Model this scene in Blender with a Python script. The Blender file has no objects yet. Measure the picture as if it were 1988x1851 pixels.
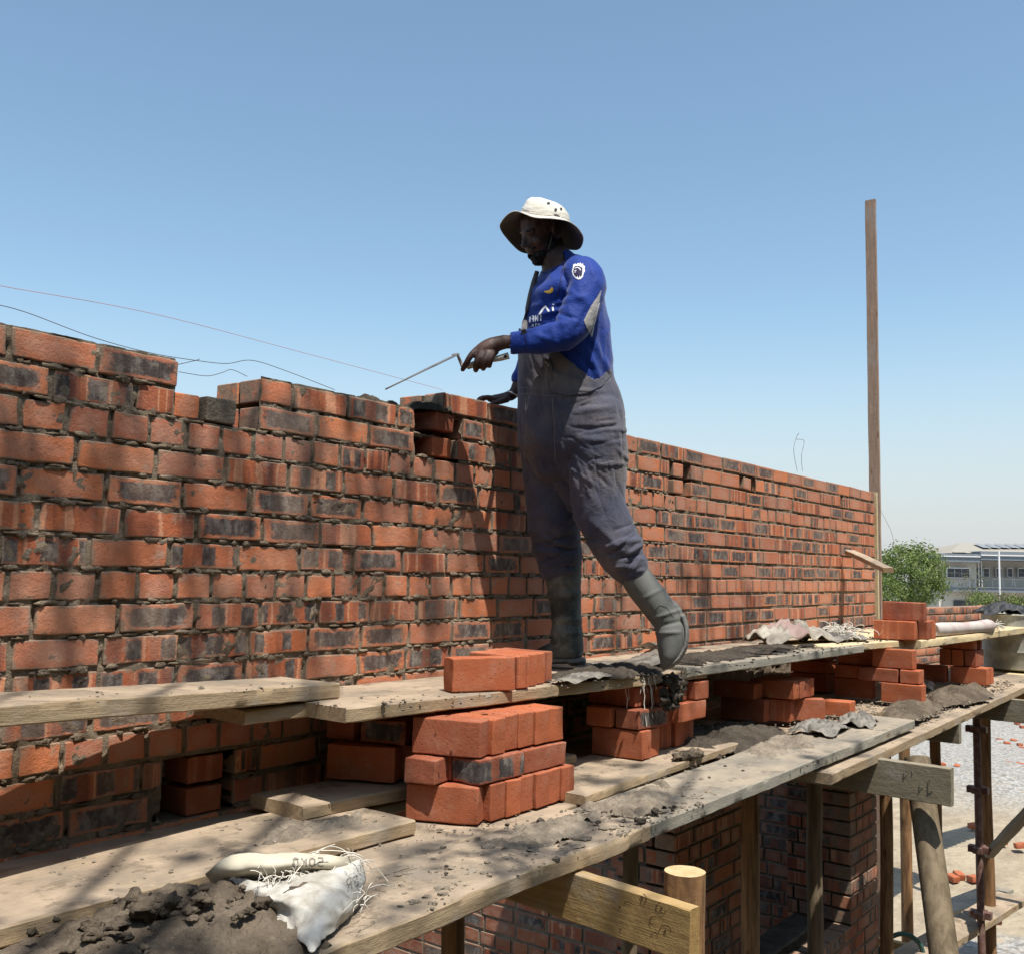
import bpy, math, random
from mathutils import Vector, Matrix, noise
from mathutils.bvhtree import BVHTree
random.seed(7)
scene = bpy.context.scene
COL = scene.collection
V3 = Vector
# ------------------------------------------------------------------ camera model (display px 1988 x 1851)
FPX = 1950.0; CX = 994.0; CY = 925.5
TH = math.radians(37.3); PT = math.radians(5.33); RL = 0.02
CAM = V3((0, -2.446, 0))
F0 = V3((math.cos(TH), math.sin(TH), 0)); R0 = V3((math.sin(TH), -math.cos(TH), 0)); UP = V3((0, 0, 1))
FW = F0*math.cos(PT)+UP*math.sin(PT); VU = UP*math.cos(PT)-F0*math.sin(PT)
def ray(u, v):
    x = u-CX; y = v-CY; c, s = math.cos(RL), math.sin(RL)
    return FW+R0*((x*c+y*s)/FPX)-VU*((-x*s+y*c)/FPX)
def atD(u, v, d): return CAM+ray(u, v)*d
def onY(u, v, y=0.0): r = ray(u, v); return CAM+r*((y-CAM.y)/r.y)
def onZ(u, v, z): r = ray(u, v); return CAM+r*(z/r.z)
def onX(u, v, x): r = ray(u, v); return CAM+r*(x/r.x)
def zl(x): return -0.72+0.014*max(0, x-3.0)
def zu(x): return -0.375+0.011*max(0, x-3.2)
def deck(u, v, fn, off=0.0):
    x = 3
    for _ in range(12):
        p = onZ(u, v, fn(x)+off); x = p.x
    return p
SUN = V3((-0.5, -1.0, 2.7)).normalized()
GZ = -3.9

# ------------------------------------------------------------------ node helper
class NT:
    def __init__(s, name, rough=0.85, spec=0.2):
        s.m = bpy.data.materials.new(name); s.m.use_nodes = True
        s.t = s.m.node_tree; s.n = s.t.nodes; s.l = s.t.links
        s.b = s.n['Principled BSDF']; s.b.inputs['Roughness'].default_value = rough
        s.b.inputs['Specular IOR Level'].default_value = spec
    def node(s, t, **k):
        nd = s.n.new(t)
        for a, b in k.items(): setattr(nd, a, b)
        return nd
    def put(s, sock, v):
        if isinstance(v, (int, float)): sock.default_value = v
        elif isinstance(v, (tuple, list)):
            sock.default_value = tuple(v)+(1,) if (len(v) == 3 and sock.type == 'RGBA') else tuple(v)
        else: s.l.new(v, sock)
    def math(s, op, a, b=0.0, c=None, clamp=False):
        nd = s.node('ShaderNodeMath', operation=op); nd.use_clamp = clamp
        s.put(nd.inputs[0], a); s.put(nd.inputs[1], b)
        if c is not None: s.put(nd.inputs[2], c)
        return nd.outputs[0]
    def mix(s, f, a, b, mode='MIX'):
        nd = s.node('ShaderNodeMix', data_type='RGBA', blend_type=mode)
        s.put(nd.inputs[0], f); s.put(nd.inputs[6], a); s.put(nd.inputs[7], b)
        return nd.outputs[2]
    def coord(s, kind='Object'): return s.node('ShaderNodeTexCoord').outputs[kind]
    def map(s, vec, scale=(1, 1, 1), loc=(0, 0, 0), rot=(0, 0, 0)):
        nd = s.node('ShaderNodeMapping'); s.l.new(vec, nd.inputs[0])
        nd.inputs[1].default_value = loc; nd.inputs[2].default_value = rot; nd.inputs[3].default_value = scale
        return nd.outputs[0]
    def noise(s, vec, scale=5, detail=4, rough=0.6, dist=0.0, col=False):
        nd = s.node('ShaderNodeTexNoise'); s.l.new(vec, nd.inputs['Vector'])
        s.put(nd.inputs['Scale'], scale); nd.inputs['Detail'].default_value = detail
        nd.inputs['Roughness'].default_value = rough; nd.inputs['Distortion'].default_value = dist
        return nd.outputs[1 if col else 0]
    def voro(s, vec, scale=5, feat='F1', out=0, rnd=1.0):
        nd = s.node('ShaderNodeTexVoronoi', feature=feat); s.l.new(vec, nd.inputs['Vector'])
        s.put(nd.inputs['Scale'], scale)
        if 'Randomness' in nd.inputs: nd.inputs['Randomness'].default_value = rnd
        return nd.outputs[out]
    def step(s, x, a, b):
        nd = s.node('ShaderNodeMapRange', interpolation_type='SMOOTHSTEP')
        s.put(nd.inputs[0], x); s.put(nd.inputs[1], a); s.put(nd.inputs[2], b)
        nd.inputs[3].default_value = 0; nd.inputs[4].default_value = 1
        return nd.outputs[0]
    def ramp(s, x, stops, interp='LINEAR'):
        nd = s.node('ShaderNodeValToRGB'); s.put(nd.inputs[0], x)
        cr = nd.color_ramp; cr.interpolation = interp
        while len(cr.elements) < len(stops): cr.elements.new(0.5)
        for e, (p, c) in zip(cr.elements, stops):
            e.position = p; e.color = tuple(c)+(1,)
        return nd.outputs[0]
    def bump(s, h, strength=0.5, dist=0.01, prev=None):
        nd = s.node('ShaderNodeBump'); s.put(nd.inputs['Height'], h)
        nd.inputs['Strength'].default_value = strength; nd.inputs['Distance'].default_value = dist
        if prev is not None: s.l.new(prev, nd.inputs['Normal'])
        return nd.outputs[0]
    def out(s, col=None, normal=None, rough=None):
        if col is not None: s.put(s.b.inputs['Base Color'], col)
        if normal is not None: s.l.new(normal, s.b.inputs['Normal'])
        if rough is not None: s.put(s.b.inputs['Roughness'], rough)
        return s.m
    def sep(s, vec):
        nd = s.node('ShaderNodeSeparateXYZ'); s.l.new(vec, nd.inputs[0]); return nd.outputs
    def comb(s, x, y, z):
        nd = s.node('ShaderNodeCombineXYZ'); s.put(nd.inputs[0], x); s.put(nd.inputs[1], y); s.put(nd.inputs[2], z)
        return nd.outputs[0]
    def attr(s, name, out='Color'):
        nd = s.node('ShaderNodeAttribute', attribute_name=name); return nd.outputs[out]
    def gnorm(s): return s.sep(s.node('ShaderNodeNewGeometry').outputs['Normal'])

M = {}
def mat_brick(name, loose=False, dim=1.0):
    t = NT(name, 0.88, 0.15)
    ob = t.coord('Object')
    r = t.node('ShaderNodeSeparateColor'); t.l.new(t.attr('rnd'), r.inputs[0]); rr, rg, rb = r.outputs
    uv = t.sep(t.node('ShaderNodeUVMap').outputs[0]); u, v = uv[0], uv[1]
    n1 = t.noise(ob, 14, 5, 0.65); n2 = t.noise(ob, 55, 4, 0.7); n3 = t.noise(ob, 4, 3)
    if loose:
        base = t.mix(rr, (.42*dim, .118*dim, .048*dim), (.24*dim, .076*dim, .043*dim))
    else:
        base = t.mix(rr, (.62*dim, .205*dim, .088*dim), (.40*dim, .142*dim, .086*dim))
    base = t.mix(t.step(n1, .35, .75), base, t.mix(0.35, base, (.42, .21, .14)))
    # flashed bands across the face
    bn = t.noise(t.comb(t.math('MULTIPLY_ADD', u, 1.0, t.math('MULTIPLY', rb, 37.0)), t.math('MULTIPLY', rb, 9.0), t.math('MULTIPLY', n1, .12)), 3.6, 0, 0.5)
    ramp = t.ramp(bn, [(0.0, (.10, .04, .035)), (.34, (.20, .06, .04)), (.43, (.42, .12, .05)), (.52, (.33, .10, .055)), (.56, (.66, .34, .20)), (.63, (.36, .11, .06)), (.72, (.16, .06, .045))], 'CONSTANT')
    rampS = t.ramp(bn, [(0.0, (.10, .04, .035)), (.34, (.20, .06, .04)), (.43, (.42, .12, .05)), (.52, (.33, .10, .055)), (.56, (.66, .34, .20)), (.63, (.36, .11, .06)), (.72, (.16, .06, .045))], 'LINEAR')
    ramp = t.mix(0.35, ramp, rampS)
    isband = t.math('MULTIPLY', t.step(rg, .40, .401), t.step(rg, .741, .74))
    bandamt = t.math('MULTIPLY', isband, 0.22 if loose else t.math('MULTIPLY_ADD', n1, .7, .38))
    c = t.mix(bandamt, base, ramp)
    # dark burnt patch
    du = t.math('ABSOLUTE', t.math('SUBTRACT', u, .5)); dv = t.math('ABSOLUTE', t.math('SUBTRACT', v, .5))
    # large central patch
    d1 = t.math('MAXIMUM', t.math('DIVIDE', du, .43), t.math('DIVIDE', dv, .37))
    d1 = t.math('ADD', d1, t.math('ADD', t.math('MULTIPLY', t.math('SUBTRACT', n2, .5), .7), t.math('MULTIPLY', t.math('SUBTRACT', n1, .5), .9)))
    m1 = t.math('MULTIPLY', t.step(d1, 1.08, .80), t.step(rg, .301, .30))
    # two square patches
    uf = t.math('ABSOLUTE', t.math('SUBTRACT', t.math('FRACT', t.math('MULTIPLY_ADD', u, 2.1, rb)), .5))
    d2 = t.math('MAXIMUM', t.math('DIVIDE', uf, t.math('MULTIPLY_ADD', rr, .16, .17)), t.math('DIVIDE', dv, .40))
    d2 = t.math('ADD', d2, t.math('ADD', t.math('MULTIPLY', t.math('SUBTRACT', n2, .5), .7), t.math('MULTIPLY', t.math('SUBTRACT', n1, .5), .7)))
    m2 = t.math('MULTIPLY', t.step(d2, 1.08, .82), t.math('MULTIPLY', t.step(rg, .45, .451), t.step(rg, .621, .62)))
    m = t.math('MAXIMUM', m1, m2)
    if loose: m = t.math('MULTIPLY', m, t.step(rr, .93, .94))
    ns = t.noise(t.map(ob, (1, 1, .55)), 26, 4, .7)
    dark = t.mix(t.step(ns, .40, .78), (.045, .048, .049), (.27, .255, .225))
    c = t.mix(t.math('MULTIPLY', m, .93), c, dark)
    # pale kiss mark on header faces
    d3 = t.math('SQRT', t.math('ADD', t.math('POWER', t.math('DIVIDE', du, .34), 2.0), t.math('POWER', t.math('DIVIDE', dv, .36), 2.0)))
    d3 = t.math('ADD', d3, t.math('MULTIPLY', t.math('SUBTRACT', n1, .5), 2.2))
    m3 = t.math('MULTIPLY', t.step(d3, 1.15, .7), t.math('MULTIPLY', t.step(rg, .80, .801), 0.0 if loose else .38))
    c = t.mix(m3, c, (.50, .27, .19))
    # chalky smears and cement dust
    sm = t.math('MULTIPLY', t.step(n1, .56, .70), .15 if loose else .55)
    c = t.mix(sm, c, (.40, .31, .24))
    if not loose:
        c = t.mix(t.math('MULTIPLY', t.step(n3, .42, .70), .42), c, (.40, .28, .205))
    # cement wiped over the arrises
    if not loose:
        de = t.math('MINIMUM', t.math('MULTIPLY', t.math('SUBTRACT', .5, du), 2.6), t.math('SUBTRACT', .5, dv))
        de = t.math('ADD', de, t.math('MULTIPLY', t.math('SUBTRACT', t.noise(ob, 21, 5, .7), .5), .62))
        c = t.mix(t.math('MULTIPLY', t.step(de, .10, .0), .85), c, t.mix(n2, (.16, .122, .087), (.31, .245, .18)))
    # pits
    pit = t.step(t.noise(t.map(ob, (1, 1, 2.2)), 110 if loose else 150, 2, .5), .63 if loose else .66, .70)
    c = t.mix(t.math('MULTIPLY', pit, .6), c, (.09, .03, .02))
    h = t.math('SUBTRACT', t.math('ADD', n2, t.math('MULTIPLY', t.noise(ob, 230, 3), .4)), t.math('MULTIPLY', pit, .9))
    return t.out(c, t.bump(h, .5 if loose else .6, .0035 if loose else .005))
M['brick'] = mat_brick('brick_fired')
M['loose'] = mat_brick('brick_loose', True)
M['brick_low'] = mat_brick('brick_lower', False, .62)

def simple(name, c1, c2, scale=12, rough=.85, bump=.4, bd=.004, spec=.2, lo=.35, hi=.7, metal=0, aniso=(1, 1, 1)):
    t = NT(name, rough, spec); ob = t.map(t.coord('Object'), aniso)
    n = t.noise(ob, scale, 6, .65); n2 = t.noise(ob, scale*7, 3, .6)
    c = t.mix(t.step(n, lo, hi), c1, c2)
    c = t.mix(t.math('MULTIPLY', t.step(n2, .5, .8), .25), c, c2)
    t.b.inputs['Metallic'].default_value = metal
    return t.out(c, t.bump(t.math('ADD', n2, t.math('MULTIPLY', n, .6)), bump, bd))
def mat_mortar(name, a, b):
    t = NT(name, .95, .1); ob = t.coord('Object')
    n = t.noise(ob, 9, 5, .65); n2 = t.noise(ob, 70, 5, .75); n3 = t.noise(ob, 260, 2)
    c = t.mix(t.step(n, .35, .68), a, b)
    c = t.mix(t.step(n2, .58, .8), c, tuple(min(1, x*1.9) for x in b))
    c = t.mix(t.step(n2, .45, .25), c, tuple(x*.5 for x in a))
    return t.out(c, t.bump(t.math('ADD', t.math('MULTIPLY', n2, 1.3), t.math('MULTIPLY', n3, .4)), .9, .010))
M['mortar'] = mat_mortar('mortar_set', (.175, .134, .094), (.31, .245, .178))
M['mud'] = mat_mortar('mortar_wet', (.060, .049, .039), (.105, .087, .068))
M['muddry'] = mat_mortar('mortar_drying', (.100, .078, .057), (.180, .142, .104))
M['rubble'] = mat_mortar('mortar_crumbs', (.20, .165, .125), (.33, .275, .21))

def mat_wood(name, side1, side2, dusty=.75, top=(.39, .305, .225), top2=(.175, .145, .115)):
    t = NT(name, .8, .2); ob = t.coord('Object')
    g = t.noise(t.map(ob, (1.2, 16, 16)), 4.5, 6, .6, .5)
    g2 = t.noise(t.map(ob, (3, 60, 60)), 5, 3, .6, .2)
    blot = t.noise(ob, 3.2, 5, .6); fine = t.noise(ob, 40, 5, .7)
    c = t.mix(t.step(g, .3, .7), side1, side2)
    c = t.mix(t.math('MULTIPLY', t.step(g2, .5, .75), .35), c, tuple(x*.55 for x in side2))
    c = t.mix(t.math('MULTIPLY', t.step(blot, .52, .66), .5), c, (.33, .30, .26))
    # knots
    kn = t.voro(t.map(ob, (1.6, 6, 6)), 2.3)
    c = t.mix(t.math('MULTIPLY', t.step(kn, .16, .07), .7), c, (.16, .08, .04))
    # dried mortar dust lying on the upper face
    nz = t.gnorm()[2]
    tp = t.mix(t.step(blot, .38, .64), top, top2)
    tp = t.mix(t.math('MULTIPLY', t.step(t.noise(ob, 9, 6, .7), .54, .62), .75), tp, tuple(x*.62 for x in top2))
    tp = t.mix(t.step(fine, .58, .75), tp, tuple(x*.6 for x in top2))
    tp = t.mix(t.math('MULTIPLY', t.step(fine, .42, .3), .5), tp, tuple(min(1, x*1.35) for x in top))
    f = t.math('MULTIPLY', t.step(nz, .55, .85), t.math('MULTIPLY', t.step(t.noise(ob, 2.1, 4, .6), .25, .45), dusty))
    c = t.mix(f, c, tp)
    h = t.math('ADD', t.math('MULTIPLY', g2, .5), t.math('MULTIPLY', fine, 1.1))
    return t.out(c, t.bump(h, .5, .005))
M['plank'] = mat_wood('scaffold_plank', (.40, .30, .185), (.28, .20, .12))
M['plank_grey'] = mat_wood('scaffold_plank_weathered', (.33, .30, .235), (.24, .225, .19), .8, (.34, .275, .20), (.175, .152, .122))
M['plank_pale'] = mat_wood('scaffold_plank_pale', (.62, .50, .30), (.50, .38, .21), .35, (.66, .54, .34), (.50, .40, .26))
M['beam'] = mat_wood('beam_pine', (.42, .275, .105), (.31, .19, .075), .3, (.45, .34, .19), (.33, .26, .17))
M['beam_grey'] = mat_wood('beam_weathered', (.27, .23, .155), (.20, .17, .12), .3, (.36, .31, .23), (.27, .23, .18))

def mat_pole(name, a, b):
    t = NT(name, .75, .25); ob = t.coord('Object')
    g = t.noise(t.map(ob, (9, 9, .9)), 4, 5, .6, .4); k = t.voro(t.map(ob, (3, 3, 1)), 3.2)
    c = t.mix(t.step(g, .3, .68), a, b)
    c = t.mix(t.math('MULTIPLY', t.step(k, .14, .05), .8), c, (.10, .045, .02))
    c = t.mix(t.step(t.noise(ob, 2.5, 3), .55, .7), c, tuple(x*.6 for x in b))
    return t.out(c, t.bump(t.math('ADD', g, t.noise(ob, 60, 3)), .4, .004))
M['pole'] = mat_pole('gum_pole', (.33, .185, .085), (.13, .068, .032))
M['pole_grey'] = mat_pole('gum_pole_weathered', (.215, .165, .105), (.125, .093, .057))
M['pole_end'] = simple('sawn_end_grain', (.55, .40, .22), (.44, .30, .15), 30)
M['rust'] = simple('rusty_paint', (.11, .05, .038), (.20, .13, .11), 25, .6, .3, .002, .35)
M['redsteel'] = simple('red_steel', (.35, .10, .07), (.25, .09, .07), 20, .6, .2, .002, .4)
M['concrete'] = simple('concrete_block', (.30, .28, .25), (.20, .19, .175), 14, .95, .6, .006, .1)
M['galv'] = simple('stained_galvanised_steel', (.40, .39, .33), (.22, .22, .19), 7, .6, .3, .004, .4, .35, .65, .0)
M['black'] = simple('black_sheet', (.025, .027, .03), (.06, .06, .062), 18, .6, .4, .004, .3)
M['dgrey'] = simple('dark_grey_sheet', (.12, .13, .14), (.19, .20, .21), 10, .7, .3, .003, .3)
M['wire'] = simple('steel_wire', (.06, .05, .05), (.10, .08, .07), 30, .5, .1, .001, .4)
M['line'] = simple('red_builders_line', (.45, .20, .17), (.35, .16, .14), 30, .8, .1, .001, .2)
M['steel'] = simple('trowel_steel', (.30, .27, .24), (.14, .11, .09), 30, .5, .3, .002, .5, .35, .7, .5)
M['handle'] = simple('trowel_handle', (.62, .58, .50), (.30, .27, .23), 25, .5, .2, .002, .4)
M['hose'] = simple('green_hose', (.03, .09, .075), (.05, .12, .10), 25, .45, .1, .001, .4)
M['fib'] = simple('pale_fibre', (.66, .62, .54), (.52, .48, .41), 20, .8, .1, .001, .2)

def mat_sack(name, a, b, stripe=None, scale=6):
    t = NT(name, .55, .35); ob = t.coord('Object')
    uv = t.node('ShaderNodeUVMap').outputs[0]
    w = t.voro(t.map(uv, (90, 90, 1)), 1.0, rnd=.2)
    n = t.noise(ob, scale, 5, .6); n2 = t.noise(ob, 40, 4, .7)
    c = t.mix(t.step(n, .35, .7), a, b)
    c = t.mix(t.math('MULTIPLY', t.step(n2, .6, .75), .35), c, tuple(x*.5 for x in b))
    if stripe:
        u = t.sep(uv)[0]
        st = t.step(t.math('ABSOLUTE', t.math('SUBTRACT', u, .42)), .13, .12)
        c = t.mix(t.math('MULTIPLY', st, .7), c, stripe)
    t.b.inputs['Subsurface Weight'].default_value = 0.0
    return t.out(c, t.bump(t.math('ADD', n2, t.math('MULTIPLY', w, .3)), .35, .003))
M['sack'] = mat_sack('white_woven_sack', (.52, .50, .45), (.30, .27, .22), None, 18)
M['sack_in'] = mat_sack('sack_inside', (.52, .47, .36), (.42, .38, .30), None, 8)
M['sack_rag'] = mat_sack('striped_sack', (.40, .36, .29), (.15, .125, .10), (.30, .19, .17))
M['sack_dirty'] = mat_sack('dirty_sack', (.24, .215, .18), (.085, .075, .062), None, 14)
M['halfbrick'] = simple('cement_coated_brick', (.20, .165, .125), (.13, .105, .08), 16, .95, .8, .006, .1)
M['roll'] = mat_sack('rolled_sack', (.50, .45, .40), (.42, .30, .28), None, 9)
M['ink'] = simple('faded_ink', (.16, .14, .12), (.26, .23, .20), 40, .8, .1, .001)

def mat_cloth(name, a, b, dust, damt, weave=900, scale=5, rough=.9):
    t = NT(name, rough, .15); ob = t.coord('Object')
    n = t.noise(ob, scale, 5, .6); n2 = t.noise(ob, 28, 5, .65); n3 = t.noise(ob, 180, 2)
    c = t.mix(t.step(n, .35, .68), a, b)
    d = t.math('MULTIPLY', t.step(t.noise(t.map(ob, (1, 1, 1), (3.1, 1.7, 5.2)), 3.2, 5, .6), .45, .72), damt)
    c = t.mix(d, c, dust)
    c = t.mix(t.math('MULTIPLY', t.step(n2, .55, .8), .25*damt+.05), c, dust)
    t.b.inputs['Sheen Weight'].default_value = .15
    return t.out(c, t.bump(t.math('ADD', t.math('MULTIPLY', n2, 1.1), t.math('MULTIPLY', n3, .25)), .55, .010))
M['overall'] = mat_cloth('faded_navy_cotton', (.050, .053, .082), (.090, .087, .110), (.190, .158, .138), .8)
M['overall_seam'] = mat_cloth('navy_cotton_seam', (.13, .125, .15), (.17, .16, .175), (.20, .17, .16), .5)
M['shirt'] = mat_cloth('blue_sport_jersey', (.004, .027, .19), (.006, .034, .235), (.03, .055, .20), .2, rough=.6)
M['shirt_hem'] = mat_cloth('blue_jersey_cuff', (.03, .085, .50), (.03, .085, .50), (.05, .09, .34), .2, rough=.6)
M['shirt_panel'] = mat_cloth('grey_jersey_panel', (.42, .40, .38), (.36, .34, .33), (.3, .27, .24), .3)
M['hat'] = mat_cloth('off_white_canvas', (.60, .57, .50), (.52, .48, .41), (.36, .31, .24), .45)
M['hat_under'] = mat_cloth('olive_hat_underside', (.125, .105, .070), (.085, .072, .048), (.05, .042, .03), .6)  # brim underside set darker and more olive than the top
M['strap'] = mat_cloth('dark_strap', (.07, .07, .075), (.16, .14, .13), (.2, .17, .14), .5)
M['gold'] = simple('gold_print', (.78, .50, .06), (.70, .42, .05), 30, .5, .1, .001)
M['white'] = simple('white_print', (.80, .80, .82), (.72, .72, .75), 30, .6, .1, .001)
M['navy'] = simple('navy_print', (.02, .015, .05), (.03, .02, .06), 30, .6, .1, .001)
M['metalb'] = simple('bright_metal', (.65, .62, .55), (.5, .46, .40), 60, .3, .1, .001, .6, .35, .7, .6)
M['hole'] = simple('black_eyelet', (.02, .02, .02), (.03, .03, .03), 30, .6)
def mat_skin():
    t = NT('dark_brown_skin', .55, .35); ob = t.coord('Object')
    n = t.noise(ob, 11, 4); n2 = t.noise(ob, 160, 3)
    c = t.mix(t.step(n, .35, .7), (.050, .021, .014), (.082, .040, .027))
    c = t.mix(t.math('MULTIPLY', t.step(t.noise(ob, 38, 5, .7), .52, .75), .45), c, (.15, .12, .10))
    return t.out(c, t.bump(n2, .3, .002))
M['skin'] = mat_skin()
M['hair'] = simple('black_beard_hair', (.010, .009, .009), (.045, .042, .040), 60, .9, .8, .006)
M['boot'] = simple('dusty_dark_rubber', (.030, .037, .034), (.15, .155, .14), 8, .6, .25, .003, .4, .40, .66)
M['boot_grey'] = simple('dusty_grey_rubber', (.105, .110, .100), (.17, .168, .150), 7, .75, .25, .003, .3)
M['sole'] = simple('dusty_sole', (.12, .12, .11), (.20, .19, .17), 12, .8, .3, .003)

# ------------------------------------------------------------------ mesh builder
class MB:
    def __init__(s): s.v = []; s.f = []; s.m = []; s.uv = []; s.c = []; s.has = False
    def add(s, verts, faces, mi=0, uvs=None, col=(.5, .9, .5, 1)):
        o = len(s.v); s.v += [tuple(v) for v in verts]
        for f in faces:
            s.f.append([i+o for i in f]); s.m.append(mi); s.c.append(col)
            s.uv.append([uvs[i] for i in f] if uvs else [(0, 0)]*len(f))
        return o
    def box(s, x0, x1, y0, y1, z0, z1, mi=0):
        v = [(x0, y0, z0), (x1, y0, z0), (x1, y1, z0), (x0, y1, z0), (x0, y0, z1), (x1, y0, z1), (x1, y1, z1), (x0, y1, z1)]
        s.add(v, [(0, 3, 2, 1), (4, 5, 6, 7), (0, 1, 5, 4), (1, 2, 6, 5), (2, 3, 7, 6), (3, 0, 4, 7)], mi)
    def tube(s, pts, rad, n=8, mi=0, cap=True):
        rings = []; N = len(pts)
        for i, p in enumerate(pts):
            a = V3(pts[max(i-1, 0)]); b = V3(pts[min(i+1, N-1)]); t = (b-a)
            if t.length < 1e-9: t = V3((0, 0, 1))
            t.normalize(); up = V3((0, 0, 1)) if abs(t.z) < .9 else V3((1, 0, 0))
            p1 = t.cross(up).normalized(); p2 = t.cross(p1)
            r = rad[i] if isinstance(rad, (list, tuple)) else rad
            rings.append([V3(p)+p1*(r*math.cos(k*2*math.pi/n))+p2*(r*math.sin(k*2*math.pi/n)) for k in range(n)])
        v = [q for rg in rings for q in rg]; f = []
        for i in range(N-1):
            for k in range(n):
                a = i*n+k; b = i*n+(k+1) % n; f.append((a, b, b+n, a+n))
        if cap: f.append(tuple(range(n))); f.append(tuple(range((N-1)*n, N*n))[::-1])
        s.add(v, f, mi)
    def build(s, name, mats, parent=None, smooth=False, loc=None, auto=None, wn=False):
        me = bpy.data.meshes.new(name)
        vs = s.v
        if loc is not None: vs = [(a-loc[0], b-loc[1], c-loc[2]) for a, b, c in vs]
        me.from_pydata(vs, [], s.f); me.update()
        if not isinstance(mats, (list, tuple)): mats = [mats]
        for m in mats: me.materials.append(m)
        me.polygons.foreach_set('material_index', s.m)
        uvl = me.uv_layers.new(name='UVMap'); fl = []
        for u in s.uv:
            for a, b in u: fl += [a, b]
        uvl.data.foreach_set('uv', fl)
        ca = me.color_attributes.new('rnd', 'FLOAT_COLOR', 'CORNER'); fl = []
        for f, c in zip(s.f, s.c): fl += list(c)*len(f)
        ca.data.foreach_set('color', fl)
        if smooth: me.polygons.foreach_set('use_smooth', [True]*len(me.polygons))
        me.update()
        o = bpy.data.objects.new(name, me); COL.objects.link(o)
        if loc is not None: o.location = loc
        if parent is not None:
            o.parent = parent
            if loc is not None or parent.location.length > 0: o.location = (V3(loc) if loc is not None else V3((0, 0, 0)))-parent.location
        if auto:
            try: me.set_sharp_from_angle(angle=math.radians(auto))
            except Exception: pass
        if wn: w_ = o.modifiers.new('wn', 'WEIGHTED_NORMAL'); w_.keep_sharp = False; w_.weight = 80
        return o
def tag(o, label=None, cat=None, group=None, kind=None):
    if label: o['label'] = label
    if cat: o['category'] = cat
    if group: o['group'] = group
    if kind: o['kind'] = kind
    return o
def empty(name, loc, label, cat, group=None):
    o = bpy.data.objects.new(name, None); COL.objects.link(o); o.location = loc; o.empty_display_size = .1
    return tag(o, label, cat, group)

def axis_list(h, r, n):
    r = min(r, h*.6)
    a = [-h, -h+.3*r, -h+r]; inner = [(-h+r)+(2*(h-r))*(i/(n+1)) for i in range(1, n+1)] if n > 0 else []
    return a+inner+[h-r, h-.3*r, h]
def rbox(mb, M4, hx, hy, hz, r=.006, n=(2, 1, 1), amp=.0015, col=(.5, .9, .5, 1), mi=0, lo=False, chip=0.0, uvswap=False, nf=22):
    """irregular rounded box; uv = local (x,z)"""
    if lo: ax = [[-h, -h+min(r, h*.6), h-min(r, h*.6), h] for h in (hx, hy, hz)]
    else: ax = [axis_list(h, r, k) for h, k in zip((hx, hy, hz), n)]
    H = (hx, hy, hz); idx = {}; vs = []; uvs = []; fs = []
    def vert(i, j, k):
        key = (i, j, k)
        if key in idx: return idx[key]
        p = V3((ax[0][i], ax[1][j], ax[2][k]))
        rr = [min(r, h*.6) for h in H]
        q = V3([max(-(H[a]-rr[a]), min(H[a]-rr[a], p[a])) for a in range(3)])
        d = p-q
        P = q+(d.normalized()*r if d.length > 1e-9 else d)
        # keep flat faces at full extent
        nd = sum(1 for a in range(3) if abs(d[a]) > 1e-9)
        if nd <= 1: P = p
        W = M4 @ P
        if amp:
            nv = noise.noise_vector(W*nf); W = W+nv*amp
            if nd >= 2 and chip:
                c = noise.noise(W*37+V3((9, 3, 1)))
                if c > .15: W = W+(M4.to_3x3() @ (q-P))*min(1.5, (c-.15)*chip)
        idx[key] = len(vs); vs.append(W)
        a, b = (p.x/hx*.5+.5, p.z/hz*.5+.5)
        if uvswap: a, b = (p.y/hy*.5+.5, p.z/hz*.5+.5)
        uvs.append((a, b)); return idx[key]
    nx, ny, nz = len(ax[0])-1, len(ax[1])-1, len(ax[2])-1
    for i in range(nx):
        for k in range(nz):
            fs.append((vert(i, 0, k), vert(i+1, 0, k), vert(i+1, 0, k+1), vert(i, 0, k+1)))
            fs.append((vert(i, ny, k), vert(i, ny, k+1), vert(i+1, ny, k+1), vert(i+1, ny, k)))
    for j in range(ny):
        for k in range(nz):
            fs.append((vert(0, j, k), vert(0, j, k+1), vert(0, j+1, k+1), vert(0, j+1, k)))
            fs.append((vert(nx, j, k), vert(nx, j+1, k), vert(nx, j+1, k+1), vert(nx, j, k+1)))
    for i in range(nx):
        for j in range(ny):
            fs.append((vert(i, j, 0), vert(i, j+1, 0), vert(i+1, j+1, 0), vert(i+1, j, 0)))
            fs.append((vert(i, j, nz), vert(i+1, j, nz), vert(i+1, j+1, nz), vert(i, j+1, nz)))
    mb.add(vs, fs, mi, uvs, col)
def frame(c, ex, ey, ez=UP):
    m = Matrix((ex, ey, ez)).transposed().to_4x4(); m.translation = c; return m
def rndcol(header=False):
    g = random.random()
    if header: g = .76+.24*random.random() if random.random() < .85 else g
    return (random.random(), g, random.random(), 1)
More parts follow.
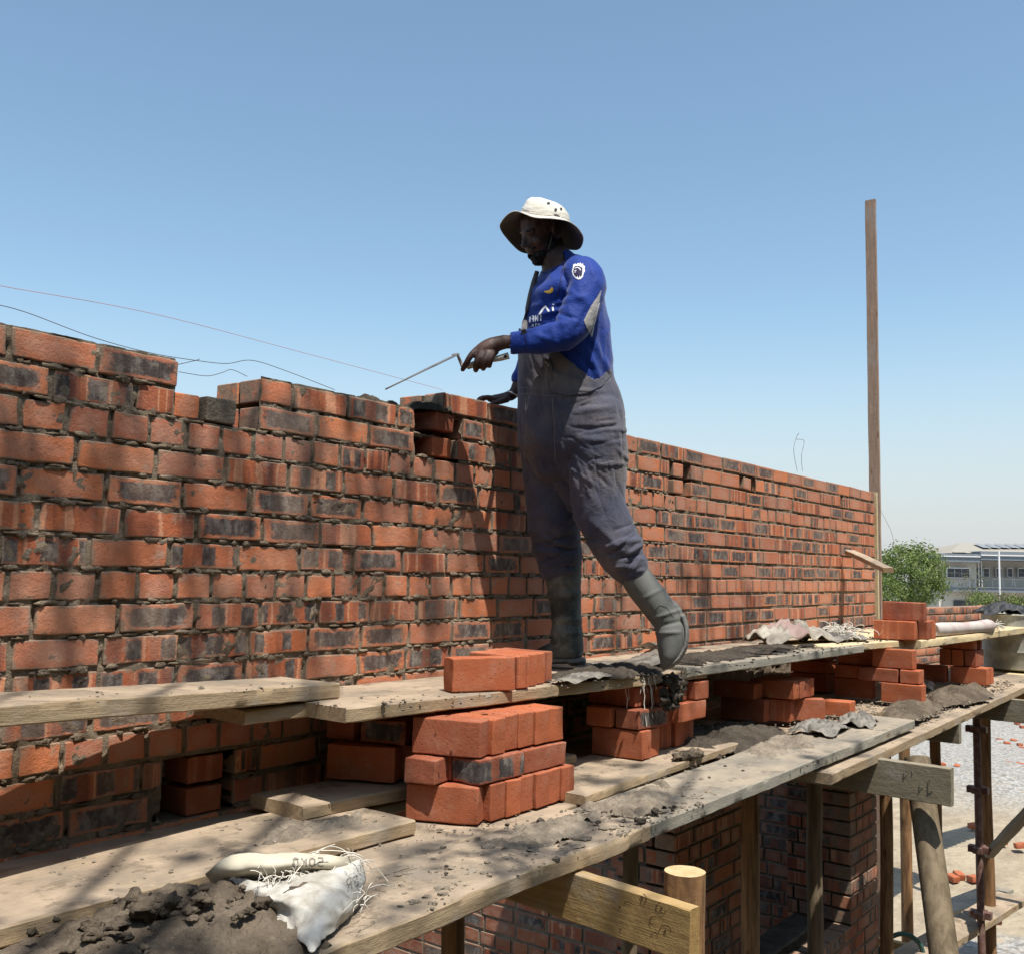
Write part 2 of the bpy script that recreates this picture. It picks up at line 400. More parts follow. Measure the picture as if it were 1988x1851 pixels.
# ------------------------------------------------------------------ the new brick wall
PZ = .085; BH = .0365; TOPZ = .401
def row_bricks(mb, segs, ztop, y0, header, org=V3((0, 0, 0)), ex=V3((1, 0, 0)), ey=V3((0, 1, 0)), phase=0.0, lo=False, back=False, xfar=4.6, jit=.0035):
    pitch = .1178 if header else .2355; L = .105 if header else .221
    for (a, b) in segs:
        x = a; first = True
        off = (phase*pitch) % pitch
        while x < b-.02:
            ln = L*(1+random.uniform(-.015, .015))
            if first and off > .03: ln = off-.0125
            nx = x+ln+.0125+random.uniform(-.002, .002)
            if x+ln > b: ln = b-x
            if b-nx < .03 and b-x < L+.03: ln = min(b-x, L+.03); nx = b+1
            first = False
            cx = x+ln/2; near = cx < xfar and not lo and not back
            jy = random.uniform(-jit, jit); jz = random.uniform(-.002, .002)
            c = org+ex*cx+ey*(y0+.0525+jy)+UP*(ztop-BH+jz)
            yaw = random.uniform(-.016, .016); tl = random.uniform(-.01, .01)
            m = frame(c, ex, ey) @ Matrix.Rotation(yaw, 4, 'Z') @ Matrix.Rotation(tl, 4, 'Y')
            rbox(mb, m, ln/2, .0525, BH-.0005, r=.0045, n=(4, 0, 2) if cx < 3.2 else (2, 0, 1), amp=.0030, col=rndcol(header), mi=0, lo=not near, chip=1.6 if near else 0)
            x = nx
# k -> front segments
XL = 0.35; XR = 7.81
def wall_segs(k):
    if k == 3: return [(2.779, XR)]
    if k == 2: return [(XL, 1.648), (1.943, 2.63), (2.90, 4.53), (4.775, 5.37), (5.61, 7.05), (7.12, XR)]
    if k == 1: return [(XL, 1.642), (1.943, 2.63), (2.86, 4.53), (4.775, XR)]
    if k in (-11, -12): return [(XL, 1.66), (1.905, 4.40)]
    return [(XL, XR)]
PH = {3: .2, 2: .56, 1: .1, -1: .35, -2: .75, -3: .05, -4: .6}
wall = MB()
for k in range(3, -18, -1):
    hd = (k % 5 == 0); zt = TOPZ+PZ*k
    row_bricks(wall, wall_segs(k), zt, 0.0, hd, phase=PH.get(k, random.random()))
    bs = [(XL, 1.648), (1.943, XR)] if k == 2 else ([(2.779, XR)] if k == 3 else [(XL, XR)])
    row_bricks(wall, bs, zt, .117, hd, back=True, phase=random.random())
# toothed bricks left in the slots
def slotbrick(x0, x1, zt, y0=0.0, rot=0, col=None):
    m = frame(V3(((x0+x1)/2, y0+.107, zt-BH)), V3((1, 0, 0)), V3((0, 1, 0))) @ Matrix.Rotation(rot, 4, 'Y')
    rbox(wall, m, (x1-x0)/2, .107, BH-.001, n=(2, 3, 2), col=col or rndcol(True), amp=.0015, chip=1)
for k in (1, 2):
    slotbrick(4.587, 4.692, TOPZ+PZ*k, 0.004)
slotbrick(5.44, 5.545, TOPZ+PZ*2, .004, .06); slotbrick(1.655, 1.74, TOPZ+PZ, .02)
# mortar body
def mortar_sheet(mb, x0, x1, z0, z1, y, step, amp, hole, mi=1):
    nx = max(1, int((x1-x0)/step)); nz = max(1, int((z1-z0)/step)); vs = []; fs = []
    for j in range(nz+1):
        for i in range(nx+1):
            x = x0+(x1-x0)*i/nx; z = z0+(z1-z0)*j/nz
            p = V3((x, 0, z)); a = noise.noise(p*23)+.6*noise.noise(p*61+V3((5, 0, 0)))+.35*noise.noise(p*140)
            yy = y-amp*a-.003*max(0, noise.noise(p*5)-.2)+.05*max(0, noise.noise(p*33+V3((2, 0, 8)))-.22)
            vs.append((x, yy, z))
    for j in range(nz):
        for i in range(nx):
            xm = x0+(x1-x0)*(i+.5)/nx; zm = z0+(z1-z0)*(j+.5)/nz
            if hole and hole(xm, zm): continue
            a = j*(nx+1)+i; fs.append((a, a+1, a+nx+2, a+nx+1))
    mb.add(vs, fs, mi)
def hole_front(x, z):
    k = (z-TOPZ)/PZ
    if z > TOPZ+3*PZ-.006: return True
    if k > 2 and x < 2.775: return True
    if k > 0 and k < 2 and 2.63 < x < 2.88: return True
    if k > 1 and x < 2.9 and x > 2.63: return True
    if k > 1 and 1.648 < x < 1.943: return True
    if 0.1 < k < 1.0 and 1.642 < x < 1.943: return True
    if 0.0 < k < 2 and (4.53 < x < 4.775): return True
    if 1.0 < k < 2 and (5.37 < x < 5.61 or 7.05 < x < 7.12): return True
    if -13 < k < -11 and 1.66 < x < 1.905: return True
    return False
mortar_sheet(wall, XL, 4.6, -1.06, .66, .0050, .0105, .0066, hole_front)
mortar_sheet(wall, 4.6, XR, -1.06, .66, .006, .02, .0045, hole_front)
# body between the two skins, back joint sheet, recesses
def core(x0, x1, z0, z1, y0=.012, y1=.222): wall.box(x0, x1, y0, y1, z0, z1, 1)
zr = lambda k: TOPZ+PZ*k
core(XL, XR-.004, -1.06, zr(-13)+.002); core(XL, 1.66, zr(-13)+.002, zr(-11)); core(1.905, XR-.004, zr(-13)+.002, zr(-11))
core(1.66, 1.905, zr(-13)+.002, zr(-11), .17, .222)
core(XL, XR-.004, zr(-11), zr(0)-.002)
for a, b in [(XL, 1.636), (1.95, 2.625), (2.87, 4.525), (4.78, XR-.004)]: core(a, b, zr(0)-.002, zr(1)-.003)
for a, b in [(XL, 1.64), (1.95, 2.625), (2.905, 4.525), (4.78, 5.365), (5.615, 7.045), (7.125, XR-.004)]: core(a, b, zr(1)-.003, zr(2)-.003)
core(2.785, XR-.004, zr(2)-.003, zr(3)-.004)
for a, b in [(1.636, 1.95), (2.625, 2.87), (4.525, 4.78)]: core(a, b, zr(0)-.002, zr(1)-.01, .125 if a != 2.625 else .219, .222)
for a, b in [(2.86, 2.905), (4.525, 4.78), (5.365, 5.615), (7.045, 7.125)]: core(a, b, zr(1)-.01, zr(2)-.012, .125, .222)
# squeezed-out mortar blobs along the joints
def blob(mb, c, rx, ry, rz, seed, mi=1, n=6, amp=.5, f=1.0):
    vs = []; fs = []; nn = n*2
    for i in range(n+1):
        th = math.pi*i/n
        for j in range(nn):
            ph = 2*math.pi*j/nn; d = V3((math.sin(th)*math.cos(ph), math.sin(th)*math.sin(ph), math.cos(th)))
            s = 1+amp*noise.noise(d*1.7*f+V3((seed*3.7, seed, 0)))+amp*.5*noise.noise(d*4.3*f+V3((seed, 2.1*seed, 5)))
            vs.append((c[0]+d.x*rx*s, c[1]+d.y*ry*s, c[2]+d.z*rz*s))
    for i in range(n):
        for j in range(nn):
            a = i*nn+j; b = i*nn+(j+1) % nn; fs.append((a, a+nn, b+nn, b))
    mb.add(vs, fs, mi)
for i in range(1500):
    x = random.uniform(.9, 4.6)**1; k = random.randint(-13, 2); z = TOPZ+PZ*k-.079+random.uniform(-.004, .004)
    if hole_front(x, z+.02) or hole_front(x, z-.03): continue
    if k == 2 and 1.6 < x < 3.0: continue
    blob(wall, (x, random.uniform(-.001, .006), z), random.uniform(.008, .028), random.uniform(.004, .007), random.uniform(.003, .009), i, n=4, amp=1.1)
for i in range(60):   # mortar left on top of the steps
    x = random.choice([random.uniform(1.66, 1.93), random.uniform(2.64, 2.78)])
    z = zr(0)+.004 if x < 2 else zr(1)+.0
    if x > 2.6 and random.random() < .6: z = zr(0)+.004
    blob(wall, (x, random.uniform(.0, .1), z), random.uniform(.012, .03), random.uniform(.01, .02), random.uniform(.004, .01), i+.5, n=4, amp=.8)
bw = wall.build('brick_wall', [M['brick'], M['mortar']], smooth=True, auto=50, wn=True)
tag(bw, 'long unfinished red and black brick wall behind the worker, stepped at the top', 'brick wall')

def one_brick(c, ex, ey, hx, hy, hz, label, group, rot=None, mat='loose', name='brick', col=None, r=.0045, uvswap=False, n=(4, 3, 3), ez=UP):
    mb = MB(); m = frame(V3((0, 0, 0)), ex, ey, ez)
    if rot is not None: m = m @ rot
    rbox(mb, Matrix.Translation(c) @ m, hx, hy, hz, r=r, n=n, amp=.0026, col=col or (lambda c: (c[0]*.9, c[1], c[2], 1))(rndcol()), chip=1.2, uvswap=uvswap)
    o = mb.build(name, M[mat], smooth=True, loc=V3(c), auto=50, wn=True)
    return tag(o, label, 'brick', group)
X = V3((1, 0, 0)); Y = V3((0, 1, 0))
RZ = lambda a: Matrix.Rotation(a, 4, 'Z')
G = 'loose bricks on the wall top'
one_brick(V3((2.79, .108, zr(2)+.012-BH)), X, Y, .053, .107, BH-.002, 'upper of two loose red bricks in the open slot near the wall top', G, RZ(.05))
one_brick(V3((2.787, .110, zr(1)-.001-BH)), X, Y, .052, .107, BH-.001, 'lower of two loose red bricks in the open slot near the wall top', G, RZ(-.03))
one_brick(V3((1.80, .05, zr(1)-BH)), X, Y, .052, .05, BH, 'grey cement covered half brick sitting in the low step of the wall', G, RZ(.02), mat='halfbrick')
G = 'bricks inside the hole low in the wall'
one_brick(V3((1.812, .11, zr(-11)-BH-.006)), X, Y, .06, .1, BH, 'upper brick standing in the square hole low in the wall', G)
one_brick(V3((1.808, .105, zr(-12)-BH-.008)), X, Y, .058, .1, BH, 'lower brick standing in the square hole low in the wall', G)

# fresh mortar on top of the wall
def heap(name, cx, cy, z0, rx, ry, h, mat, label, cat, seed=0, step=.008, rot=0, lump=.5, zf=None, kind=None, group=None, ragged=.28, f=1.0):
    mb = MB(); n = int(rx*2.3/step); m = int(ry*2.3/step); vs = []; fs = []; ok = []
    ca, sa = math.cos(rot), math.sin(rot)
    for j in range(m+1):
        for i in range(n+1):
            a = (i/n*2-1)*1.15; b = (j/m*2-1)*1.15
            x = a*rx; y = b*ry; X_ = cx+x*ca-y*sa; Y_ = cy+x*sa+y*ca
            p = V3((X_*f, Y_*f, seed*1.3))
            d = math.hypot(a, b)+ragged*noise.noise(p*9)+ragged*.5*noise.noise(p*26)
            e = max(0.0, 1-d*d)
            l1 = noise.noise(p*14+V3((0, 0, 3))); l2 = noise.noise(p*37); l3 = noise.noise(p*85); l4 = noise.noise(p*170)
            cl = max(0, noise.cell(p*30)) if False else 0
            bl = 1-min(1, abs(noise.noise(p*19+V3((7, 1, 0))))*2.4); bl2 = 1-min(1, abs(l2)*2.4)
            hh = h*(e**.6)*(1+lump*.8*l1)+min(e*5, 1)*(-.013*lump*bl**2-.006*lump*bl2**2+.008*lump+.0035*l3+.0016*l4)
            base = zf(X_) if zf else z0
            vs.append((X_, Y_, base+max(hh, 0)-.002 if e > 0 else base-.002)); ok.append(e > 0)
    for j in range(m):
        for i in range(n):
            a = j*(n+1)+i; q = (a, a+1, a+n+2, a+n+1)
            if any(ok[t] for t in q): fs.append(q)
    mb.add(vs, fs)
    o = mb.build(name, M[mat], smooth=True, loc=V3((cx, cy, zf(cx) if zf else z0)))
    return tag(o, label, cat, group, kind)
heap('mortar_pile', 2.50, .09, zr(2), .13, .06, .03, 'mud', 'dark wet mortar dollop on the wall top under the trowel tip', 'mortar', 1, .005, lump=.9)
heap('mortar_pile', 2.77, .07, zr(2)+.012, .12, .07, .038, 'mud', 'dark wet mortar bed beside the right slot on the wall top', 'mortar', 2, .005, lump=.9)

# wall of the lower storey seen beneath the deck
def lower_panel(name, label, org, ex, ey, L, z0, z1, thick=.11, ends=True, top=False):
    mb = MB(); n = int((z1-z0)/PZ)
    for k in range(n):
        zt = z1-k*PZ; hd = (k % 5 == 3)
        row_bricks(mb, [(0, L)], zt-.004, 0, hd, org, ex, ey, random.random(), lo=True)
    a = org+ex*.004+ey*.006; 
    v = [org+ex*x+ey*y+UP*z for z in (z0, z1-.012) for x, y in ((.006, .006), (L-.006, .006), (L-.006, thick), (.006, thick))]
    mb.add(v, [(0, 3, 2, 1), (4, 5, 6, 7), (0, 1, 5, 4), (1, 2, 6, 5), (2, 3, 7, 6), (3, 0, 4, 7)], 1)
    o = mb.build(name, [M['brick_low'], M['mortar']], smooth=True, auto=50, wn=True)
    return tag(o, label, 'wall')
def lp_multi(name, label, parts, boxes=()):
    mb = MB()
    for (org, ex, ey, L, z0, z1) in parts:
        n = int((z1-z0)/PZ+.5)
        for k in range(n):
            row_bricks(mb, [(0, L)], z1-k*PZ-.004, 0, (k % 5 == 3), org, ex, ey, random.random(), lo=True)
    for b in boxes: mb.box(*b, 1)
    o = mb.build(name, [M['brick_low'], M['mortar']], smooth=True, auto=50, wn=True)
    return tag(o, label, 'wall')
MY = V3((0, -1, 0)); MX = V3((-1, 0, 0))
# jamb: front face y=-.1 x 4.40..5.16 ; left face x=4.40 going back
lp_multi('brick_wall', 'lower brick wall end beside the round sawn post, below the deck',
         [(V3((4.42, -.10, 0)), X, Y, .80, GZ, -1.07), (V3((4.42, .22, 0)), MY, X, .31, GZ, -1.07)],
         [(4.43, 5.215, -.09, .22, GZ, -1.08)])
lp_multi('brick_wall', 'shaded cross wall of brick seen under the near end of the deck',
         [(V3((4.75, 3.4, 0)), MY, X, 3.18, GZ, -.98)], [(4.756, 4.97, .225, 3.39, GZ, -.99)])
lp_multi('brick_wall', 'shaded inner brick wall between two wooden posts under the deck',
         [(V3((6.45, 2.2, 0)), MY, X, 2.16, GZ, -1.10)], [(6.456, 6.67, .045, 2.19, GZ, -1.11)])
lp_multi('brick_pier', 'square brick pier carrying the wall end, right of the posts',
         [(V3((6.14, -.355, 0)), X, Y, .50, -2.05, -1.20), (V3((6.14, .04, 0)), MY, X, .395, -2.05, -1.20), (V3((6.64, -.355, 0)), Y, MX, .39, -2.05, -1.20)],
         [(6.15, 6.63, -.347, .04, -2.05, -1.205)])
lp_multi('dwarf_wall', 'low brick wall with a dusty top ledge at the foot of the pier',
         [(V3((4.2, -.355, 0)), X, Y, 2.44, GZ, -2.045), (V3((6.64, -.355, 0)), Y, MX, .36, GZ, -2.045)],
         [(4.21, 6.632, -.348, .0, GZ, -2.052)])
# ------------------------------------------------------------------ planks
def plank(A, B, width, thick, label, mat='plank', name='scaffold_plank', cat='plank', group='scaffold planks', side=1, wave=.006, nx=48, bark=0.0, seed=0, chamfer=.004, ends=.01):
    """A,B: upper front edge end points; board extends to the left of A->B by width*side"""
    A = V3(A); B = V3(B); ex = (B-A).normalized(); ey = UP.cross(ex).normalized()*side; ez = ex.cross(ey).normalized()
    if ez.z < 0: ez = -ez
    L = (B-A).length; mb = MB()
    prof = [(0, -chamfer), (chamfer, 0), (width*.33, 0), (width*.66, 0), (width-chamfer, 0), (width, -chamfer), (width, -thick+chamfer), (width-chamfer, -thick), (width*.5, -thick), (chamfer, -thick), (0, -thick+chamfer), (0, -thick*.5)]
    vs = []; n = len(prof)
    nx = max(6, int(L/.02)) if L < 3 else max(40, int(L/.03))
    for i in range(nx+1):
        s = L*i/nx
        for j, (py, pz) in enumerate(prof):
            q = V3((s+seed*7.3, py*3, pz*3))
            dx = 0
            if i == 0: dx = ends*noise.noise(V3((seed, py*30, pz*30)))
            if i == nx: dx = ends*noise.noise(V3((seed+5, py*30, pz*30)))
            e = 1 if (py < .02 or py > width-.02) else .25
            ny = wave*e*(noise.noise(V3((s*2.5+seed, py > .02, 0)))+.35*noise.noise(V3((s*11+seed, pz*20, 4))))
            if bark and py < .02: ny -= bark*max(0, noise.noise(V3((s*1.7+seed*3, 1, 0))))*(1 if pz < -.01 else .1)
            nz = wave*.35*noise.noise(V3((s*1.4, seed, py*2)))+.0016*noise.noise(q*24)
            vs.append((s+dx, py+ny, pz+nz))
    fs = []
    for i in range(nx):
        for j in range(n):
            a = i*n+j; b = i*n+(j+1) % n; fs.append((a, b, b+n, a+n) if side > 0 else (a, a+n, b+n, b))
    fs.append(tuple(range(n))[::-1]); fs.append(tuple(range(nx*n, nx*n+n)))
    if side < 0: fs[-1] = fs[-1][::-1]; fs[-2] = fs[-2][::-1]
    mb.add(vs, fs)
    o = mb.build(name, M[mat], smooth=True, auto=40)
    o.matrix_world = frame(A, ex, ey, ez)
    return tag(o, label, cat, group)
def dp(x, y, f, off=0): return V3((x, y, f(x)+off))
# lower deck
GL = 'planks of the lower deck'; GU = 'planks of the upper deck'
plank(dp(.2, -1.0, zl), dp(2.62, -.975, zl), .30, .045, 'dusty front plank of the lower deck, in front of the big brick stack', 'plank', group=GL, seed=1, wave=.012, bark=.03)
plank(dp(2.60, -.965, zl, -.006), dp(5.05, -1.04, zl, .024), .28, .042, 'middle front plank of the lower deck, lying on the next board', 'plank_grey', group=GL, seed=2)
plank(dp(3.9, -1.05, zl, -.045), dp(7.9, -1.14, zl, -.004), .31, .042, 'far front plank of the lower deck, running to the right edge', 'plank', group=GL, seed=3)
plank(dp(.2, -.69, zl, -.004), dp(3.2, -.665, zl, -.006), .31, .04, 'second dusty plank of the lower deck under the big brick stack', 'plank', group=GL, seed=4)
plank(dp(3.22, -.665, zl, -.03), dp(7.9, -.80, zl, -.004), .38, .04, 'second plank of the lower deck under the far brick stacks', 'plank', group=GL, seed=5)
plank(dp(3.3, -.30, zl, -.004), dp(7.9, -.43, zl, -.004), .30, .04, 'plank of the lower deck against the wall at the far end', 'plank_grey', group=GL, seed=6)
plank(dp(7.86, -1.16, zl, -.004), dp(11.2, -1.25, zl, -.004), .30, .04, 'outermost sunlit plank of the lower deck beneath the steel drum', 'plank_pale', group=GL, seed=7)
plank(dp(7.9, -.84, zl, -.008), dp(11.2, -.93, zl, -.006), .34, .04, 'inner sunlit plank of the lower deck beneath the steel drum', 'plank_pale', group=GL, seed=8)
# raised boards
plank(V3((.2, -.50, -.682)), V3((2.09, -.545, -.682)), .36, .038, 'long tan plank below the wall at the left, leading to the brick stack', 'plank', group=GL, seed=9, wave=.008)
plank(V3((.2, -.135, -.70)), V3((2.2, -.155, -.70)), .10, .03, 'narrow dark plank at the foot of the wall on the left', 'plank_grey', group=GL, seed=10)
plank(V3((1.88, -.33, -.645)), V3((3.1, -.40, -.655)), .24, .036, 'short dusty board under the dark brick stack, its end in the sun', 'plank', group=GL, seed=11)
plank(V3((2.70, -.70, -.692)), V3((3.95, -.665, -.678)), .34, .030, 'raised short plank under the second brick stack', 'plank', group=GL, seed=12, bark=.01)
# upper deck
plank(V3((.2, -.436, -.262)), V3((2.077, -.251, -.336)), .25, .045, 'thick bleached plank at the left of the upper deck, topmost', 'plank', group=GU, seed=20, wave=.007)
plank(V3((1.74, -.245, -.384)), V3((3.32, -.335, -.380)), .27, .038, 'upper deck plank nearest the wall, under the bleached plank end', 'plank', group=GU, seed=21)
plank(V3((1.93, -.43, -.378)), V3((3.80, -.575, -.378)), .19, .040, 'narrow yellow edged plank in front of the worker, its rough end free', 'plank', group=GU, seed=22, wave=.009)
plank(V3((3.33, -.25, -.380)), V3((6.3, -.37, -.362)), .28, .036, 'upper deck plank against the wall behind the right boot', 'plank', group=GU, seed=23)
plank(V3((3.62, -.575, -.368)), V3((5.40, -.69, -.352)), .33, .038, 'grey upper deck plank under the right boot', 'plank_grey', group=GU, seed=24)
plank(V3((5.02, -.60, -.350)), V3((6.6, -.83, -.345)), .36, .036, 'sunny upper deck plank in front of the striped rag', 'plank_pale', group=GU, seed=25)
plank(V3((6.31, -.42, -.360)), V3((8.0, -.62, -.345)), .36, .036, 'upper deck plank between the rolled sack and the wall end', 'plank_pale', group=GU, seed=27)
plank(V3((2.12, -.31, -.70)), V3((3.28, -.31, -.70)), .29, .03, 'shaded board on the lower deck against the wall behind the stacks', 'plank_grey', group=GL, seed=28)
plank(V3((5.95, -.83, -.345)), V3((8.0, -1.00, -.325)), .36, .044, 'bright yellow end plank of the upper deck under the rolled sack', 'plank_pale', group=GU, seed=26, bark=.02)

# ------------------------------------------------------------------ loose brick stacks
def brow(kind, items, desc, row, group):
    pass
ORD = ['first', 'second', 'third', 'fourth', 'fifth', 'sixth', 'seventh', 'eighth']
def put(c, hx, hy, hz, yaw, label, group, **k):
    rot = RZ(yaw) @ Matrix.Rotation(random.uniform(-.008, .008), 4, 'X')
    return one_brick(V3(c), X, Y, hx, hy, hz, label, group, rot, **k)
def slices(x0, y0, z, n, desc, group, W=.069, start=0, dy=0.0, H=.106, L=.222, jit=.006):
    for i in range(n):
        put((x0+(i+.5)*(W+.002), y0+L/2+dy*i+random.uniform(-jit, jit), z+H/2+.001), W/2, L/2, H/2-.0015, random.uniform(-.02, .02),
            desc % ORD[i+start], group, uvswap=False)
HB, FB = .106, .073
# S1 the big stack
z0 = -.719; g = 'bricks of the big stack on the lower deck'
put((2.262, -.505, z0+HB/2), .036, .108, HB/2-.001, .40, 'large faced brick at the near bottom corner of the big stack', g, uvswap=True)
slices(2.325, -.625, z0, 6, 'bottom row of the big stack, %s end-on brick from the left', g)
z1 = z0+HB+.002
put((2.255, -.455, z1+FB/2), .075, .05, FB/2-.001, .25, 'brick with a broken sunlit corner, left of the middle row of the big stack', g)
put((2.385, -.565, z1+FB/2), .108, .052, FB/2-.001, .01, 'middle row of the big stack, longer brick with a dark burnt spot', g, col=(1.1, .5, .3, 1))
put((2.612, -.560, z1+FB/2), .110, .052, FB/2-.001, -.01, 'middle row of the big stack, right hand brick', g)
put((2.385, -.455, z1+FB/2), .108, .052, FB/2-.001, .0, 'middle row of the big stack, hidden brick at the back left', g)
put((2.612, -.450, z1+FB/2), .110, .052, FB/2-.001, .0, 'middle row of the big stack, hidden brick at the back right', g)
z2 = z1+FB+.002
put((2.285, -.50, z2+HB/2), .036, .108, HB/2-.001, .30, 'large faced brick at the near top corner of the big stack', g, uvswap=True)
put((2.372, -.500, z2+HB/2), .034, .108, HB/2-.001, .06, 'top row of the big stack, brick beside the large faced corner one', g)
slices(2.41, -.60, z2, 4, 'top row of the big stack, %s end-on brick from the left', g, W=.076)
# stack behind-left
g = 'bricks of the dark stack behind the big stack'; zb = -.642
put((2.24, -.195, zb+HB/2), .036, .11, HB/2-.001, .42, 'wide half shaded brick at the bottom of the dark stack left of the big stack', g, uvswap=True)
put((2.33, -.24, zb+HB/2), .034, .11, HB/2-.001, .2, 'bottom brick squeezed between the dark stack and the big stack', g)
put((2.27, -.09, zb+HB+FB/2+.002), .05, .05, FB/2-.001, .2, 'dark brick on the left of the upper row of the dark stack', g)
put((2.31, -.23, zb+HB+FB/2+.002), .055, .075, FB/2-.001, .35, 'brick with a burnt black corner in the upper row of the dark stack', g, col=(1.1, .2, .3, 1), uvswap=True)
put((2.45, -.17, zb+HB+.002+FB/2), .108, .052, FB/2-.001, .1, 'brick under the planks at the back of the dark stack', g)
# S2
z0 = -.683; g = 'bricks of the second stack on the lower deck'
put((3.325, -.455, z0+HB/2), .036, .109, HB/2-.001, .02, 'wide faced brick at the bottom left of the second stack', g, uvswap=True)
put((3.405, -.445, z0+HB/2), .034, .109, HB/2-.001, -.02, 'narrow end-on brick at the bottom of the second stack, next to the wide face', g)
slices(3.455, -.505, z0, 4, 'bottom row of the second stack, %s of four set back bricks', g, dy=-.006, W=.082)
z1 = z0+HB+.002
put((3.395, -.505, z1+FB/2), .108, .052, FB/2-.001, -.03, 'second stack, middle row brick with the long burnt grey face', g, col=(1.1, .15, .3, 1))
put((3.665, -.525, z1+FB/2), .118, .052, FB/2-.001, .0, 'second stack, middle row brick at the right', g)
put((3.37, -.385, z1+FB/2), .105, .052, FB/2-.001, .02, 'second stack, middle row brick in shade at the back left', g)
put((3.60, -.390, z1+FB/2), .108, .052, FB/2-.001, .0, 'second stack, middle row brick hidden at the back', g)
z2 = z1+FB+.002
put((3.38, -.41, z2+FB/2), .052, .108, FB/2-.001, -.05, 'second stack, top row brick at the left end with mortar dripping on it', g)
put((3.50, -.45, z2+FB/2), .052, .108, FB/2-.001, .02, 'second stack, top row brick in the middle', g)
put((3.62, -.44, z2+FB/2), .052, .108, FB/2-.001, .0, 'second stack, top row brick third from the left', g)
put((3.75, -.47, z2+FB/2), .058, .108, FB/2-.001, .0, 'second stack, top row brick at the right end', g)
# low pieces in the dark between the stacks
g = 'bricks in the dark bay between stacks'
put((2.98, -.19, -.685+HB/2), .11, .036, HB/2, .1, 'brick lying deep in shade between the big and the second stack', g)
put((3.02, -.17, -.685+HB+FB/2), .11, .05, FB/2, -.1, 'upper brick deep in shade between the big and the second stack', g)
# S3
z0 = zl(4.9)+.002; g = 'bricks of the third stack on the lower deck'
put((4.62, -.37, z0+HB/2), .036, .109, HB/2-.001, .05, 'bottom brick at the shaded left of the third stack', g, uvswap=True)
put((4.71, -.46, z0+HB/2), .036, .109, HB/2-.001, .10, 'bottom brick with a lit edge in the third stack', g, uvswap=True)
put((4.82, -.57, z0+HB/2), .036, .109, HB/2-.001, .55, 'bottom brick turned towards the viewer in the third stack', g, uvswap=True)
z1 = z0+HB+.002
put((4.60, -.34, z1+FB/2), .05, .108, FB/2, 0, 'third stack, upper row brick in the shade at the left', g, uvswap=True)
slices(4.66, -.60, z1, 4, 'third stack, upper row, %s end-on brick from the left', g, W=.062, H=FB+.015)
# S4 and S5
z0 = zl(6.1)+.002; g = 'bricks of the shaded stack by the far end'
for r, (h, nm) in enumerate([(HB, 'bottom'), (FB, 'middle'), (HB, 'top')]):
    zz = z0+[0, HB+.002, HB+FB+.004][r]
    put((5.83, -.50-.01*r, zz+h/2), .036 if h == HB else .052, .109, h/2-.001, .02, 'shaded stack beside the single brick, %s brick facing the viewer' % nm, g, uvswap=True)
    put((5.98, -.20, zz+h/2), .09, .109, h/2-.001, 0, 'shaded stack beside the single brick, %s brick near the wall' % nm, g, uvswap=True)
g = 'bricks of the tall sunlit stack by the far end'
put((5.74, -.79, z0+HB/2), .036, .110, HB/2-.001, -.03, 'bottom left brick of the sunlit stack, mortar around its foot', g, uvswap=True)
put((5.82, -.765, z0+HB/2), .034, .110, HB/2-.001, -.03, 'bottom right brick of the sunlit stack, end-on', g)
put((5.77, -.66, z0+HB+.002+FB/2), .052, .108, FB/2-.001, .0, 'middle brick of the sunlit stack, half in shade', g, uvswap=True)
put((5.77, -.83, z0+HB+.002+FB/2), .052, .05, FB/2-.001, .0, 'short grey marked brick in the middle of the sunlit stack', g, uvswap=True)
put((5.77, -.735, z0+HB+FB+.004+HB/2), .036, .110, HB/2-.001, .0, 'top brick of the sunlit stack directly below the plank', g, uvswap=True)
p = deck(1640, 1378, zl)
put((5.12, -.61, zl(5.1)+.036), .052, .11, .036, .08, 'single brick lying on the lower deck in front of the shaded stack', 'single bricks lying on decks')
# S6
z0 = zl(6.9)+.004; g = 'bricks of the last stack at the end of the deck'
sx = 7.0
put((sx, -.845, z0+HB/2), .036, .110, HB/2-.001, -.05, 'last stack, bottom brick in front, half sunlit', g, uvswap=True)
put((sx+.085, -.850, z0+HB/2), .034, .110, HB/2-.001, -.05, 'last stack, bottom brick behind the front one', g)
put((sx-.02, -.60, z0+HB/2), .036, .110, HB/2-.001, .0, 'last stack, bottom brick in deep shade at the left', g, uvswap=True)
for i, nm in enumerate(['left', 'centre', 'right']):
    put((sx+.09, -.70-.076*i, z0+HB+.002+HB/2), .11, .035, HB/2-.001, .0, 'last stack, %s one of three end-on bricks in the second row' % nm, g, uvswap=True)
put((sx+.03, -.77, z0+2*HB+.004+.03), .036, .108, .03, -.1, 'last stack, top brick tucked below the plank', g, uvswap=True)
put((sx+.12, -.78, z0+2*HB+.004+.03), .036, .108, .03, .1, 'last stack, top brick at the outer right', g, uvswap=True)
# bricks on the upper deck beside the far boot
g = 'four bricks standing beside the boot'; zt = -.377
put((2.505, -.425, zt+HB/2), .109, .036, HB/2-.001, -.44, 'broad faced brick at the left of the group beside the boot', g)
for i in range(4):
    put((2.655+i*.066, -.385+i*.016, zt+HB/2), .031, .108, HB/2-.001, -.06+random.uniform(-.02, .02), '%s end-on brick of the group beside the boot' % ORD[i], g)
